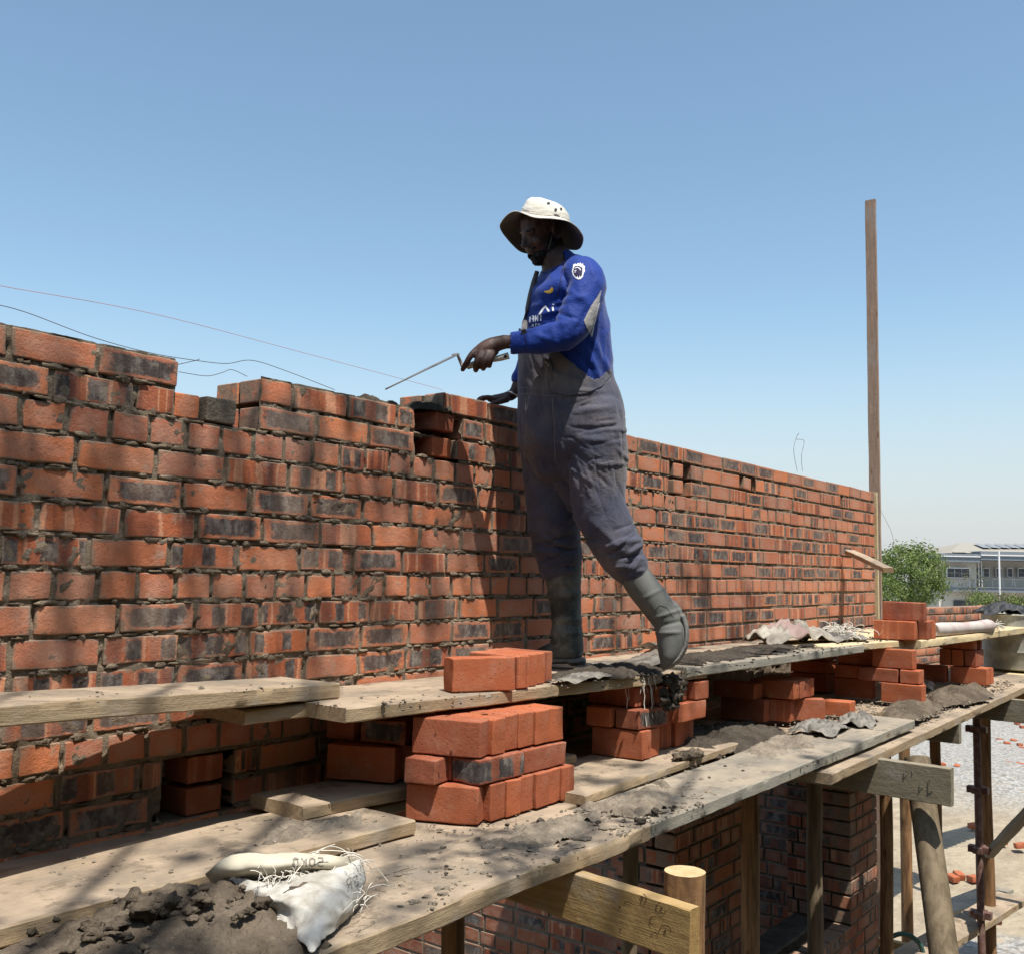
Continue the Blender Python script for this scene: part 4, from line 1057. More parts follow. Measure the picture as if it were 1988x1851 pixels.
for i in range(150):
    p = V3((5.62+random.gauss(0, .10), -.50+random.gauss(0, .05), -.30+random.uniform(-.03, .03))); pts = []; d = V3((random.uniform(-1, 1), random.uniform(-1, 1), random.uniform(-.2, .9))).normalized()
    for k in range(6): pts.append(p.copy()); p += d*.014; d = (d+V3((random.uniform(-.5, .5), random.uniform(-.5, .5), -.35))).normalized()
    fr.tube(pts, .0017, 4, 0, False)
tag(fr.build('loose_fibres', M['fib']), 'tangle of pale fibres on the shredded sacking', 'fibres', kind='stuff')
crumple('sack_scrap', 4.45, -.80, -.68, .16, .10, .06, 'sack_dirty', 'grey stiff scrap of sack on the deck edge beyond the second stack', 'sack', 8, .1)
crumple('sack_scrap', 4.78, -.86, -.68, .15, .08, .07, 'sack_dirty', 'curled brown scrap of sack beside the grey one', 'sack', 9, .2)
crumple('sack_scrap', 6.55, -.66, -.665, .14, .08, .06, 'sack_rag', 'small white scrap of sack on the mortar near the last stack', 'sack', 10, .2)
crumple('sack_scrap', 2.98, -.50, -.374, .16, .05, .028, 'sack_dirty', 'flattened dirty sack strip on the plank beside the boot', 'sack', 11, .15)
# curled dirty sack edge by the trailing boot
cgrid('sack_edge', [[deck(1120, 1297, zu, .003), deck(1180, 1300, zu, .003), deck(1230, 1300, zu, .004), deck(1275, 1290, zu, .012), deck(1305, 1268, zu, .035), deck(1290, 1250, zu, .06)],
                    [deck(1120, 1290, zu, .012), deck(1180, 1290, zu, .014), deck(1225, 1286, zu, .018), deck(1262, 1272, zu, .035), deck(1280, 1256, zu, .065), deck(1262, 1245, zu, .075)],
                    [deck(1125, 1284, zu, .006), deck(1180, 1282, zu, .008), deck(1220, 1278, zu, .01), deck(1250, 1266, zu, .02), deck(1262, 1258, zu, .035), deck(1240, 1250, zu, .04)]], 'sack_dirty', 'dirty curled edge of a sack round the toe of the grey boot', 'sack', amp=.006)
fr = MB()
for i in range(26):
    a = deck(1205+random.uniform(0, 60), 1300+random.uniform(-3, 5), zu, .004); 
    a.y -= .02; pts = [a.copy()]; p = a.copy(); L = random.uniform(.03, .11) if i > 5 else random.uniform(.14, .2)
    for k in range(7): p = p+V3((random.uniform(-.006, .006), random.uniform(-.006, .002), -L/7)); pts.append(p.copy())
    fr.tube(pts, .0011 if i > 5 else .0016, 4, 0, False)
tag(fr.build('loose_threads', M['fib']), 'white sack threads hanging from the upper plank edge', 'threads', kind='stuff')
# rolled sack on the end plank
mb = MB(); pts = []; rad = []
A = V3((6.30, -.80, -.338)); B = V3((7.35, -.93, -.332))
for i in range(30):
    t = i/29; p = A.lerp(B, t); p.z += .040-.006*math.sin(t*3); pts.append(p); rad.append((.040*(1+.08*math.sin(t*9)+.05*noise.noise(V3((t*12, 2, 0)))))*(1 if t < .88 else 1-.75*(t-.88)/.12))
mb.tube(pts, rad, 16); rs = mb.build('rolled_sack', M['roll'], smooth=True)
tag(rs, 'long rolled up pinkish sack lying on the bright end plank', 'sack')
mb = MB()
for i in range(40):
    a = B+V3((0, 0, .04)); d = V3((random.uniform(.2, 1), random.uniform(-1, .5), random.uniform(-.6, .5))).normalized(); mb.tube([a, a+d*.03, a+d*.06+V3((0, 0, -.01))], .0016, 4)
ft = mb.build('sack_mouth_threads', M['fib'], rs)

# ------------------------------------------------------------------ drum with things on it
q = atD(1990, 1250, 7.4); dz = zl(9)
dr = empty('steel_drum', (q.x, q.y, dz), 'stained grey steel drum standing at the far end of the deck', 'drum')
mb = MB(); n = 48; prof = [(0, .0), (.275, 0), (.29, .01), (.292, .12), (.297, .13), (.292, .14), (.29, .25), (.296, .26), (.29, .27), (.29, .385), (.298, .392), (.29, .40), (.28, .395), (.275, .36), (0, .36)]
vs = [(r*math.cos(2*math.pi*k/n), r*math.sin(2*math.pi*k/n), z) for r, z in prof for k in range(n)]
mb.add(vs, [(i*n+k, i*n+(k+1) % n, (i+1)*n+(k+1) % n, (i+1)*n+k) for i in range(len(prof)-1) for k in range(n)])
_b = mb.build('barrel', M['galv'], dr, smooth=True, auto=40); _b.location = (0, 0, 0)
crumple('black_cloth', q.x-.13, q.y+.12, dz+.385, .20, .16, .12, 'black', 'black crumpled cloth lying on top of the steel drum', 'cloth', 12, .5)
crumple('mud_tray', q.x+.1, q.y-.1, dz+.39, .22, .16, .05, 'sack_dirty', 'muddy tray and scraps on the right of the steel drum', 'tray', 14, .2)

# ------------------------------------------------------------------ far ground things
g = MB(); N = 130
def gh(x, y):
    p = V3((x, y, 0)); b = GZ+.05*noise.noise(p*.35)+.02*noise.noise(p*1.7)
    gp = math.exp(-(((x-21)/6)**2+((y-2.0)/5)**2)); b += .35*gp*(1+.3*noise.noise(p*.8))+.02*gp*noise.noise(p*4)
    return b
xs = [-60+60*(i/30) for i in range(30)]+[i*.35 for i in range(100)]+[35+(i/30)**2*365 for i in range(31)]
ys = [-400+(1-((30-i)/30)**2)*385 for i in range(30)]; ys = [-15-(((30-i)/30)**2)*385 for i in range(30)]+[-15+i*.4 for i in range(76)]+[15.4+((i/30)**2)*385 for i in range(1, 31)]
nx, ny = len(xs), len(ys)
g.add([(x, y, gh(x, y) if (-2 < x < 40 and -14 < y < 16) else GZ) for y in ys for x in xs], [(j*nx+i, j*nx+i+1, (j+1)*nx+i+1, (j+1)*nx+i) for j in range(ny-1) for i in range(nx-1)])
t = NT('site_ground', .95, .1); ob = t.coord('Object')
n1 = t.noise(ob, .35, 6, .6); n2 = t.noise(ob, 2.6, 6, .7); vo = t.voro(ob, 9, 'F1', 0); vo2 = t.voro(ob, 22, 'F1', 1); n3 = t.noise(ob, 14, 4, .7)
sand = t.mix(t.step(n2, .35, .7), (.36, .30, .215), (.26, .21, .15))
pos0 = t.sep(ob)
sand = t.mix(t.step(t.math('ADD', pos0[0], t.math('MULTIPLY', n2, 2.0)), 10.5, 8.5), sand, (.085, .068, .05))  # ground near the wall darkened to weaken the light bounced up from it
vcol = t.sep(vo2)[0]
grav = t.mix(vcol, (.14, .14, .14), (.42, .415, .40))
pos = t.sep(ob)
gm = t.math('ADD', t.step(n1, .56, .64), t.step(t.math('ADD', pos[0], t.math('MULTIPLY', n1, 4.0)), 18.5, 21.5), clamp=True)
gm = t.math('MULTIPLY', gm, t.step(n3, .30, .50))
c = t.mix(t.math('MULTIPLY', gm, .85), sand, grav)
c = t.mix(t.math('MULTIPLY', t.step(n3, .58, .68), .6), c, (.17, .15, .12))
M['ground'] = t.out(c, t.bump(t.math('ADD', t.math('MULTIPLY', vo, -1.0), n3), .8, .03))
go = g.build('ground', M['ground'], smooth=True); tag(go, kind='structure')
# loose bricks thrown on the ground
proto = MB(); rbox(proto, Matrix.Identity(4), .111, .053, .036, r=.006, n=(2, 1, 1), amp=.002, col=(.3, .9, .4, 1))
pb = proto.build('ground_brick', M['loose'], smooth=True, auto=50)
spots = [(1700+150, 1703, 0, 'by the brown post'), (1862, 1698, 1, ''), (1890, 1704, 2, ''), (1945, 1632, 3, ''), (1980, 1640, 4, ''), (1960, 1395, 5, ''), (1975, 1403, 6, ''), (1985, 1410, 7, ''), (1940, 1435, 8, ''), (1955, 1442, 9, ''), (1968, 1437, 10, ''), (1980, 1445, 11, ''), (1962, 1452, 12, ''), (1985, 1452, 13, ''), (1958, 1480, 14, ''), (1980, 1483, 15, ''), (1830, 1483, 16, ''), (1795, 1520, 17, ''), (1858, 1487, 18, ''), (1990, 1386, 19, ''), (1890, 1602, 20, '')]
first = True
for (u, v, i, d) in spots:
    p = onZ(u, v, GZ+.04); h = gh(p.x, p.y)-GZ; p = onZ(u, v, GZ+.04+h)
    o = pb if first else pb.copy()
    if not first: COL.objects.link(o)
    first = False
    o.location = p; o.rotation_euler = (random.uniform(-.15, .15), random.uniform(-.2, .2), random.uniform(0, 3.1))
    if random.random() < .35: o.scale = (.6, 1, 1)
    if i < 3: lab = ['red brick on the sand left of two others, behind the steel standard', 'middle brick of three on the sand by the steel standard', 'pale rightmost brick of three on the sand by the steel standard'][i]
    elif i in (16, 17, 18, 20): lab = {16: 'lone brick on the sand just above the leaning log', 17: 'small dark brick piece right of the leaning log top', 18: 'brick fragment left of the steel standard on the sand', 20: 'dark half brick on the sand right of the steel standard'}[i]
    else: lab = 'red brick scattered on the white gravel at the right edge'
    tag(o, lab, 'brick', 'bricks scattered on the ground')
# lower scaffold level at bottom right
def gp(u, v, z): return onZ(u, v, z)
zz = -3.2
plank(gp(1850, 1770, zz), gp(1968, 1725, zz), .25, .04, 'grey board lying on the low trestle at the bottom right', 'plank_grey', group='boards at the bottom right', seed=31)
plank(gp(1730, 1905, -2.4), gp(1995, 1742, -2.4), .22, .05, 'pale timber running diagonally out of the bottom right corner', 'plank', group='boards at the bottom right', seed=32)
plank(gp(1690, 1817, -2.6), gp(1870, 1858, -2.6), .05, .16, 'brown timber laid level behind the leaning log', 'beam', 'wooden_beam', 'beam', 'boards at the bottom right', seed=33)
mb = MB(); a = gp(1860, 1790, -3.15); b = gp(1942, 1788, -3.15); mb.tube([a, b], .03, 12); tag(mb.build('steel_tube', M['redsteel'], smooth=True, auto=50), 'short red steel tube clamped to the standard near the ground', 'steel tube')
mb = MB(); a = gp(1912, 1644, -2.3); b = gp(2000, 1555, -2.3)
plank(atD(1910, 1650, 7.2), atD(2005, 1545, 6.2), .06, .05, 'thin grey brace board rising to the right edge from the standard', 'plank_grey', 'brace_board', 'board', 'boards at the bottom right', seed=35)
mb = MB(); q = gp(1790, 1850, -3.6); rbox(mb, Matrix.Translation(V3((9.9, -.15, -3.72))) @ RZ(.1), 1.0, .35, .16, r=.01, n=(6, 3, 2), amp=.01)
tag(mb.build('block_pallet', M['concrete'], smooth=True, loc=V3((9.9, -.15, GZ)), auto=50), 'flat dusty concrete slab in shade at the bottom right', 'concrete slab')
hp = [atD(1705, 1862, 6.6), atD(1712, 1835, 6.5), atD(1735, 1815, 6.5), atD(1760, 1812, 6.5), atD(1785, 1830, 6.5), atD(1795, 1860, 6.5)]
wire(hp, .016, 'dark green hose looped over the timber behind the leaning log', 'hose', 'garden_hose', 'hose')
crumple('paper_scrap', 5.72, -.17, -1.165, .16, .07, .04, 'sack', 'white cement paper under the deck left of the pale post', 'paper', 21, 0)

# low brick wall, sheets beyond the deck
dW = 11.3
a = atD(1770, 1185, 10.4); b = atD(1940, 1172, 12.2)
ex = V3((b.x-a.x, b.y-a.y, 0)).normalized(); ey = UP.cross(ex).normalized()
mb = MB(); L = (V3((b.x, b.y, 0))-V3((a.x, a.y, 0))).length
for k in range(9): row_bricks(mb, [(0, L)], -.30-k*PZ-.02*0, 0, k % 5 == 3, V3((a.x, a.y, 0)), ex, ey, random.random(), lo=True)
for k in range(9): row_bricks(mb, [(0, .23)], -.30-k*PZ, 0, False, V3((a.x, a.y, 0))+ex*L+ey*.0, ey, -ex, .0, lo=True)
v = [V3((a.x, a.y, 0))+ex*x+ey*y+UP*z for z in (-1.06, -.31) for x, y in ((.006, .008), (L-.008, .008), (L-.008, .30), (.006, .30))]
mb.add(v, [(0, 3, 2, 1), (4, 5, 6, 7), (0, 1, 5, 4), (1, 2, 6, 5), (2, 3, 7, 6), (3, 0, 4, 7)], 1)
q_ = atD(1912, 1300, 11.8); mb.box(q_.x-.02, q_.x+.05, q_.y-.0, q_.y+.05, GZ, -1.06, 1)
tag(mb.build('brick_wall', [M['brick'], M['mortar']], smooth=True, auto=50), 'low sunlit brick wall far behind the rolled sack, below the tree', 'wall')
q = atD(1965, 1195, 13.5)
mb = MB(); vs = []; n = 60
c0 = atD(1938, 1178, 13.5); c1 = atD(2060, 1176, 14.5); d0 = atD(1938, 1222, 12.8); d1 = atD(2060, 1222, 13.8)
for j, (p, q2) in enumerate([(c0, c1), (d0, d1)]):
    for i in range(n+1):
        w = p.lerp(q2, i/n); vs.append((w.x, w.y, w.z+.02*math.sin(i*1.6)))
mb.add(vs, [(i, i+1, n+2+i, n+1+i) for i in range(n)])
o = mb.build('roof_sheet', M['black'], smooth=True); md = o.modifiers.new('s', 'SOLIDIFY'); md.thickness = .02
tag(o, 'black corrugated sheet sloping beyond the steel drum', 'sheet')
def quad(name, pts, mat, label, cat, th=.03):
    mb = MB(); mb.add(pts, [(0, 1, 2, 3)]); o = mb.build(name, M[mat]); md = o.modifiers.new('s', 'SOLIDIFY'); md.thickness = th; return tag(o, label, cat)
quad('board_sheet', [atD(1940, 1192, 12.0), atD(1968, 1187, 12.0), atD(1978, 1212, 11.8), atD(1938, 1214, 11.8)], 'dgrey', 'grey sheet leaning in front of the black sheet', 'sheet')
quad('white_edge_panel', [atD(1984, 1190, 11.5), atD(2030, 1190, 11.5), atD(2030, 1218, 11.3), atD(1986, 1216, 11.3)], 'concrete', 'pale grey panel at the right edge above the drum', 'sheet')
# ------------------------------------------------------------------ distant building
BD = 100.0
def bp(u, v, back=0.0): return atD(u, v, BD)+F0*back
def bquad(mb, u0, u1, v0, v1, out=0.0, depth=.3, mi=0):
    # box on the facade between pixel extents, out = metres towards the viewer
    a = bp(u0, v1); b = bp(u1, v1); c = bp(u0, v0)
    ex = V3((b.x-a.x, b.y-a.y, 0)); zlo = a.z; zhi = c.z; L = ex.length; ex.normalize(); n = UP.cross(ex).normalized()
    o = V3((a.x, a.y, 0))-n*out; v = []
    for z in (zlo, zhi):
        for x, y in ((0, 0), (L, 0), (L, depth), (0, depth)): v.append(o+ex*x+n*y+UP*z)
    mb.add(v, [(0, 3, 2, 1), (4, 5, 6, 7), (0, 1, 5, 4), (1, 2, 6, 5), (2, 3, 7, 6), (3, 0, 4, 7)], mi)
M['bwall'] = simple('house_wall', (.60, .55, .465), (.55, .51, .44), 3, .9, .1, .01)
M['bwhite'] = simple('house_white_trim', (.72, .70, .67), (.68, .66, .63), 3, .9, .1, .01)
M['bdark'] = simple('house_slate_paint', (.16, .18, .20), (.19, .21, .23), 3, .9, .1, .01)
M['broof'] = simple('house_roof_tiles', (.31, .285, .24), (.26, .24, .205), 8, .9, .3, .05)
M['bpanel'] = simple('solar_panel', (.21, .21, .22), (.25, .25, .26), 2, .4, .0, .01, .5)
t = NT('window_glass_dark', .15, .5); M['bglass'] = t.out((.035, .04, .05))
ho = empty('house', bp(1900, 1180)+V3((0, 0, GZ-bp(1900, 1180).z)), 'two storey grey and white house with slate parapet and solar panels at the right', 'house')
mb = MB(); bquad(mb, 1832, 1898, 1086, 1200, 0, 9); bquad(mb, 1898, 2160, 1084, 1200, -2.2, 7); bquad(mb, 1824, 2160, 1146, 1240, .02, 9.2)
w_ = mb.build('wall', M['bwall'], ho)
mb = MB(); bquad(mb, 1821, 1897, 1073, 1089, .7, 9); bquad(mb, 1897.3, 2165, 1069, 1086, .75, 9); mb.build('parapet', M['bdark'], ho)
mb = MB(); bquad(mb, 1821, 1897, 1077.5, 1079.3, .78, .1); bquad(mb, 1897.3, 2165, 1075.5, 1077.5, .83, .1); mb.build('parapet_band', M['bwhite'], ho)
mb = MB(); bquad(mb, 1836, 2165, 1138, 1146, 1.6, 4); mb.build('balcony', M['bdark'], ho)
mb = MB(); bquad(mb, 1836, 2165, 1136.8, 1138, 1.65, .2); bquad(mb, 1911, 2165, 1121.5, 1122.3, 1.6, .06)
for u in range(1912, 2160, 22): bquad(mb, u, u+.8, 1122, 1137, 1.6, .06)
for u in (1852, 1858, 1864, 1870, 1876, 1882, 1953, 1957, 1935): bquad(mb, u, u+1.2, 1123, 1137, 1.2, .06)
mb.build('railing', M['bdark'], ho)
def window(u0, u1, v0, v1, off, bars=2):
    mb = MB(); e = 1.1
    bquad(mb, u0-e, u1+e, v0-e*1.6, v0, off+.12, .15); bquad(mb, u0-e, u1+e, v1, v1+e, off+.12, .15); bquad(mb, u0-e, u0, v0, v1, off+.12, .15); bquad(mb, u1, u1+e, v0, v1, off+.12, .15)
    f = mb.build('window', M['bwhite'], ho)
    mb = MB(); bquad(mb, u0, u1, v0, v1, off+.03, .1); p = mb.build('pane', M['bglass'], f); p.location = (0, 0, 0)
    mb = MB()
    for i in range(1, bars): x = u0+(u1-u0)*i/bars; bquad(mb, x-.15, x+.15, v0, v1, off+.07, .05)
    bquad(mb, u0, u1, (v0+v1)/2-.15, (v0+v1)/2+.15, off+.065, .05)
    p = mb.build('glazing_bar', M['bwhite'], f); p.location = (0, 0, 0)
window(1838.5, 1881.5, 1102, 1119.5, 0, 3)
window(1929, 1939.5, 1102.5, 1118.5, -2.2, 1); window(1954.5, 1964.5, 1102.5, 1118.5, -2.2, 1); window(1977, 1986, 1102.5, 1118.5, -2.2, 1); window(1998, 2010, 1102.5, 1118.5, -2.2, 1)
mb = MB(); bquad(mb, 1917, 1927, 1102, 1137, -2.15, .1); mb.build('door', M['bdark'], ho)
mb = MB(); bquad(mb, 1852, 1888, 1164, 1176, .05, .1); mb.build('garage_opening', M['bglass'], ho)
mb = MB()
for u in (1898.5, 1904): bquad(mb, u, u+1.0, 1087, 1146, .3, .1)
mb.build('downpipe', M['bwhite'], ho)
mb = MB()
def rp(u, v, b): return bp(u, v)+F0*b
R_ = [rp(1850, 1074, 2), rp(1881, 1070.5, 4), rp(1925, 1049.5, 9), rp(2080, 1049.5, 9), rp(2150, 1072, 2), rp(1885, 1073, 2)]
mb.add([rp(1850, 1072, 1), rp(1925, 1049.5, 7), rp(2080, 1049.5, 7), rp(2165, 1072, 1), rp(1850, 1072, 13), rp(2165, 1072, 13)], [(0, 3, 2, 1), (0, 1, 4), (3, 5, 2), (4, 1, 2, 5)])
mb.add([rp(1858, 1071, .6), rp(1870, 1065.5, 3), rp(1886, 1071, .6), rp(1875, 1063, 9)], [(0, 2, 1), (1, 2, 3), (0, 1, 3)])
mb.build('roof', M['broof'], ho)
for i in range(7):
    mb = MB(); u = 1940+i*19.5
    mb.add([rp(u-2, 1060.5, 3.1), rp(u+15.5, 1060.5, 3.1), rp(u+17.5, 1051, 5.9), rp(u+2, 1051, 5.9)], [(0, 1, 2, 3)]); mb.build('solar_panel', M['bpanel'], ho)
p0 = atD(1942, 1180, 60); p1 = atD(1936.5, 1068, 60); mb = MB(); mb.tube([V3((p0.x, p0.y, GZ)), V3((p0.x, p0.y, p1.z))], .055, 10)
tag(mb.build('street_pole', M['bwhite'], smooth=True, auto=50), 'thin white pole in front of the grey house', 'pole')

# ------------------------------------------------------------------ trees
def mat_leaf(name, a, b, c_):
    t = NT(name, .55, .3); r = t.node('ShaderNodeSeparateColor'); t.l.new(t.attr('rnd'), r.inputs[0])
    c = t.mix(r.outputs[0], a, b); c = t.mix(t.step(r.outputs[1], .8, .95), c, c_)
    t.b.inputs['Subsurface Weight'].default_value = 0
    tr = t.node('ShaderNodeBsdfTranslucent'); t.put(tr.inputs[0], c); mx = t.node('ShaderNodeMixShader'); mx.inputs[0].default_value = .3
    t.put(t.b.inputs['Base Color'], c); t.l.new(t.b.outputs[0], mx.inputs[1]); t.l.new(tr.outputs[0], mx.inputs[2]); t.l.new(mx.outputs[0], t.n['Material Output'].inputs[0])
    return t.m
M['leaf'] = mat_leaf('green_leaves', (.075, .125, .026), (.18, .235, .06), (.32, .36, .13))
M['leaf2'] = mat_leaf('dry_leaves', (.17, .14, .08), (.12, .14, .06), (.25, .22, .12))
M['bark'] = simple('bark', (.16, .12, .085), (.09, .07, .05), 10, .95, .6, .02)
def leaf(mb, p, s, d, rng):
    a = V3((rng.uniform(-1, 1), rng.uniform(-1, 1), rng.uniform(-1, 1))).normalized(); n = (d*.8+a*.8).normalized(); x = n.cross(a).normalized(); y = n.cross(x)
    w = s*.5
    mb.add([p-x*s, p-y*w+n*s*.12, p+x*s, p+y*w+n*s*.12], [(0, 1, 2, 3)], 0, None, (rng.random(), rng.random(), 0, 1))
def tree(name, label, base, crown_c, rx, rz, nclump, per, ls, trunk_r, seed, mat='leaf', cat='tree', nl=9):
    rng = random.Random(seed); t = empty(name, base, label, cat)
    mbt = MB(); base = V3(base); crown_c = V3(crown_c)
    mbt.tube([base, base.lerp(crown_c, .35)+V3((.1, .05, 0)), base.lerp(crown_c, .8), crown_c+V3((0, 0, rz*.5))], [trunk_r, trunk_r*.75, trunk_r*.5, trunk_r*.15], 8)
    cl = []
    for i in range(nclump):
        d = V3((rng.gauss(0, 1), rng.gauss(0, 1), rng.gauss(0, 1))).normalized(); r = rng.uniform(.45, 1.0)**.6
        f = 1+.22*noise.noise(d*2.2+V3((seed, 0, 0)))
        cl.append((crown_c+V3((d.x*rx, d.y*rx, d.z*rz))*r*f, d))
    for i in range(nl):
        c = cl[i*7 % nclump][0]; a = base.lerp(crown_c, rng.uniform(.4, .85)); mbt.tube([a, a.lerp(c, .5)+V3((0, 0, .1)), c], [trunk_r*.35, trunk_r*.2, trunk_r*.06], 5)
    mbt.build('trunk', M['bark'], t, smooth=True)
    mbc = MB()
    for c, d in cl:
        for k in range(per):
            q = V3((rng.gauss(0, 1), rng.gauss(0, 1), rng.gauss(0, .8)))*ls*2.3
            leaf(mbc, c+q, ls*rng.uniform(.6, 1.3), d, rng)
    mbc.build('crown', M[mat], t)
    return t
c = atD(1768, 1122, 46); tree('tree', 'round bushy green tree beyond the end of the wall', (c.x, c.y, GZ), c, 1.62, 1.62, 520, 26, .062, .13, 3)
c = atD(1722, 1160, 44); tree('shrub', 'bright green bush low against the wall end, in front of the tree', (c.x, c.y, GZ), c, .6, 1.0, 60, 24, .06, .05, 4, cat='shrub', nl=4)
c = atD(1888, 1140, 40); tree('young_tree', 'thin half bare young tree before the grey house', (c.x, c.y, GZ), c, .50, .75, 60, 10, .036, .03, 5, 'leaf2', nl=14)
for i, (u, v, r, m_, lab) in enumerate([(1905, 1166, .5, 'leaf', 'small shrub right of the half bare young tree'), (1932, 1168, .55, 'leaf2', 'brownish shrub below the thin white pole'), (1962, 1172, .5, 'leaf', 'low shrub beyond the black sheet'), (1985, 1172, .45, 'leaf2', 'low dry shrub at the right edge beyond the black sheet')]):
    c = atD(u, v, 38); tree('shrub', lab, (c.x, c.y, GZ), c, r, r*.6, 60, 16, .045, .03, 11+i, m_, 'shrub', nl=4)
# tree behind and above the viewer: its real crown throws the dappled shade
rng = random.Random(5)
tr = empty('tree', (-3.2, -5.2, GZ), 'tall leafy tree behind the viewer whose shade dapples the wall', 'tree')
mbt = MB(); mbt.tube([V3((-3.2, -5.2, GZ)), V3((-2.9, -5.0, 0)), V3((-2.0, -4.4, 3.5)), V3((-.8, -3.6, 6.0))], [.22, .18, .14, .08], 10)
mbc = MB(); n_cl = 0
def clump(target, dist, rad, n, s):
    c = V3(target)+SUN*dist
    for k in range(n):
        q = V3((rng.gauss(0, 1), rng.gauss(0, 1), rng.gauss(0, 1)))*rad*.55; leaf(mbc, c+q, s*rng.uniform(.6, 1.3), SUN, rng)
    return c
def want(x): return 1.0 if x < 2.2 else max(0, 1-(x-2.2)/1.2)
WT = [(1.25, .45), (1.5, .1), (1.62, -.45), (1.35, -.2), (1.95, .3), (2.05, -.05), (2.3, .5), (2.35, .05), (2.62, .25), (2.75, -.15), (1.1, .0), (.9, .3), (2.95, .1), (1.8, .55), (1.75, -.1), (2.5, -.2), (1.15, -.5), (2.15, .2), (1.45, .6), (1.2, .25)]
WT += [(1.05, .55), (1.4, .3), (1.7, .25), (2.15, .45), (1.9, -.2), (1.5, -.1), (2.45, .3), (2.2, -.25), (1.0, -.2), (2.75, .35), (1.3, .05), (1.85, .1)]
WT = [w_ for w_ in WT if w_[1] > -.3 and not (w_[0] < 1.3 and w_[1] < .2)]
DT = [(rng.uniform(.8, 4.7), rng.uniform(-1.1, -.35)) for i in range(52)]
for i in range(len(WT)+len(DT)):
    if i < len(WT): T = V3((WT[i][0], 0, WT[i][1])); rad = rng.uniform(.06, .11)
    else:
        T = V3((DT[i-len(WT)][0], DT[i-len(WT)][1], -.70)); rad = rng.uniform(.05, .12)
        if T.x > 3.2 and rng.random() < .4: continue
    c = clump(T, rng.uniform(4.2, 7.0), rad, int(rad*260), .032)
    if i % 6 == 0: mbt.tube([V3((-1.6, -4.1, 4.5)).lerp(V3((-.8, -3.6, 6)), rng.random()), c+V3((-.3, -.3, -.1)), c], [.03, .015, .006], 5)
for T in [V3((4.05, 0, 0.0)), V3((4.95, 0, -.2)), V3((4.9, 0, -.1)), V3((5.5, 0, -.3)), V3((4.6, -.5, -.35)), V3((5.0, -.6, -.35)), V3((4.7, 0, -.33)), V3((5.3, 0, -.4))]:
    c = clump(T, 6.2, .12, 16, .05)
mbt.build('trunk', M['bark'], tr, smooth=True); mbc.build('crown', M['leaf'], tr)
for i, (x, y) in enumerate([(-9, -8), (-3, -11), (3, -11.5), (9.5, -11), (16, -12), (-13, -1)]):  # unseen row of trees added to cut the sky light reaching the wall
    tree('tree', ['first', 'second', 'third', 'fourth', 'fifth', 'sixth'][i]+' big tree of the unseen row added behind the viewer to block sky light', (x, y, GZ), V3((x, y, 1.2)), 3.9, 4.6, 420, 20, .26, .28, 30+i, cat='tree', nl=6)

# ------------------------------------------------------------------ world, sun, camera
wd = bpy.data.worlds.new('World'); scene.world = wd; wd.use_nodes = True; nt = wd.node_tree
sky = nt.nodes.new('ShaderNodeTexSky'); sky.sky_type = 'NISHITA'; sky.sun_disc = False
el = math.asin(SUN.z); sky.sun_elevation = el; sky.sun_rotation = math.atan2(SUN.x, SUN.y)
sky.altitude = 0; sky.air_density = 1.1; sky.dust_density = 1.0; sky.ozone_density = 1.6
bg = nt.nodes['Background']; bg.inputs[1].default_value = 0.130
tc = nt.nodes.new('ShaderNodeTexCoord'); sp = nt.nodes.new('ShaderNodeSeparateXYZ'); nt.links.new(tc.outputs['Generated'], sp.inputs[0])
mr = nt.nodes.new('ShaderNodeMapRange'); mr.interpolation_type = 'SMOOTHSTEP'; nt.links.new(sp.outputs[2], mr.inputs[0])
mr.inputs[1].default_value = -.02; mr.inputs[2].default_value = .26; mr.inputs[3].default_value = .88; mr.inputs[4].default_value = 0
mx = nt.nodes.new('ShaderNodeMix'); mx.data_type = 'RGBA'; nt.links.new(mr.outputs[0], mx.inputs[0]); nt.links.new(sky.outputs[0], mx.inputs[6]); mx.inputs[7].default_value = (3.75, 3.6, 4.15, 1)
tn = nt.nodes.new('ShaderNodeMix'); tn.data_type = 'RGBA'; tn.blend_type = 'MULTIPLY'; tn.inputs[0].default_value = 1; nt.links.new(mx.outputs[2], tn.inputs[6]); tn.inputs[7].default_value = (.985, 1.045, .985, 1)
nt.links.new(tn.outputs[2], bg.inputs[0])
sl = bpy.data.lights.new('sun', 'SUN'); sl.energy = 5.0; sl.angle = math.radians(.53); sl.color = (1, .955, .88)
so = bpy.data.objects.new('sun', sl); COL.objects.link(so); so.rotation_euler = SUN.to_track_quat('Z', 'Y').to_euler(); so.location = (0, -3, 8)
cam = bpy.data.cameras.new('camera'); co = bpy.data.objects.new('camera', cam); COL.objects.link(co); scene.camera = co
cam.sensor_fit = 'HORIZONTAL'; cam.sensor_width = 36; cam.lens = 36*FPX/1988; cam.clip_start = .05; cam.clip_end = 2000
xr = R0*math.cos(RL)-VU*(-math.sin(RL))*-1
# camera axes: the picture is the level view turned by RL
cr_ = ray(CX+1, CY)-ray(CX, CY); cu_ = ray(CX, CY-1)-ray(CX, CY)
mw = Matrix((cr_.normalized(), cu_.normalized(), -FW)).transposed().to_4x4(); mw.translation = CAM; co.matrix_world = mw
scene.view_settings.view_transform = 'Standard'; scene.view_settings.look = 'None'; scene.view_settings.exposure = 0.45; scene.view_settings.gamma = 1
scene.render.resolution_x = 1024; scene.render.resolution_y = 953
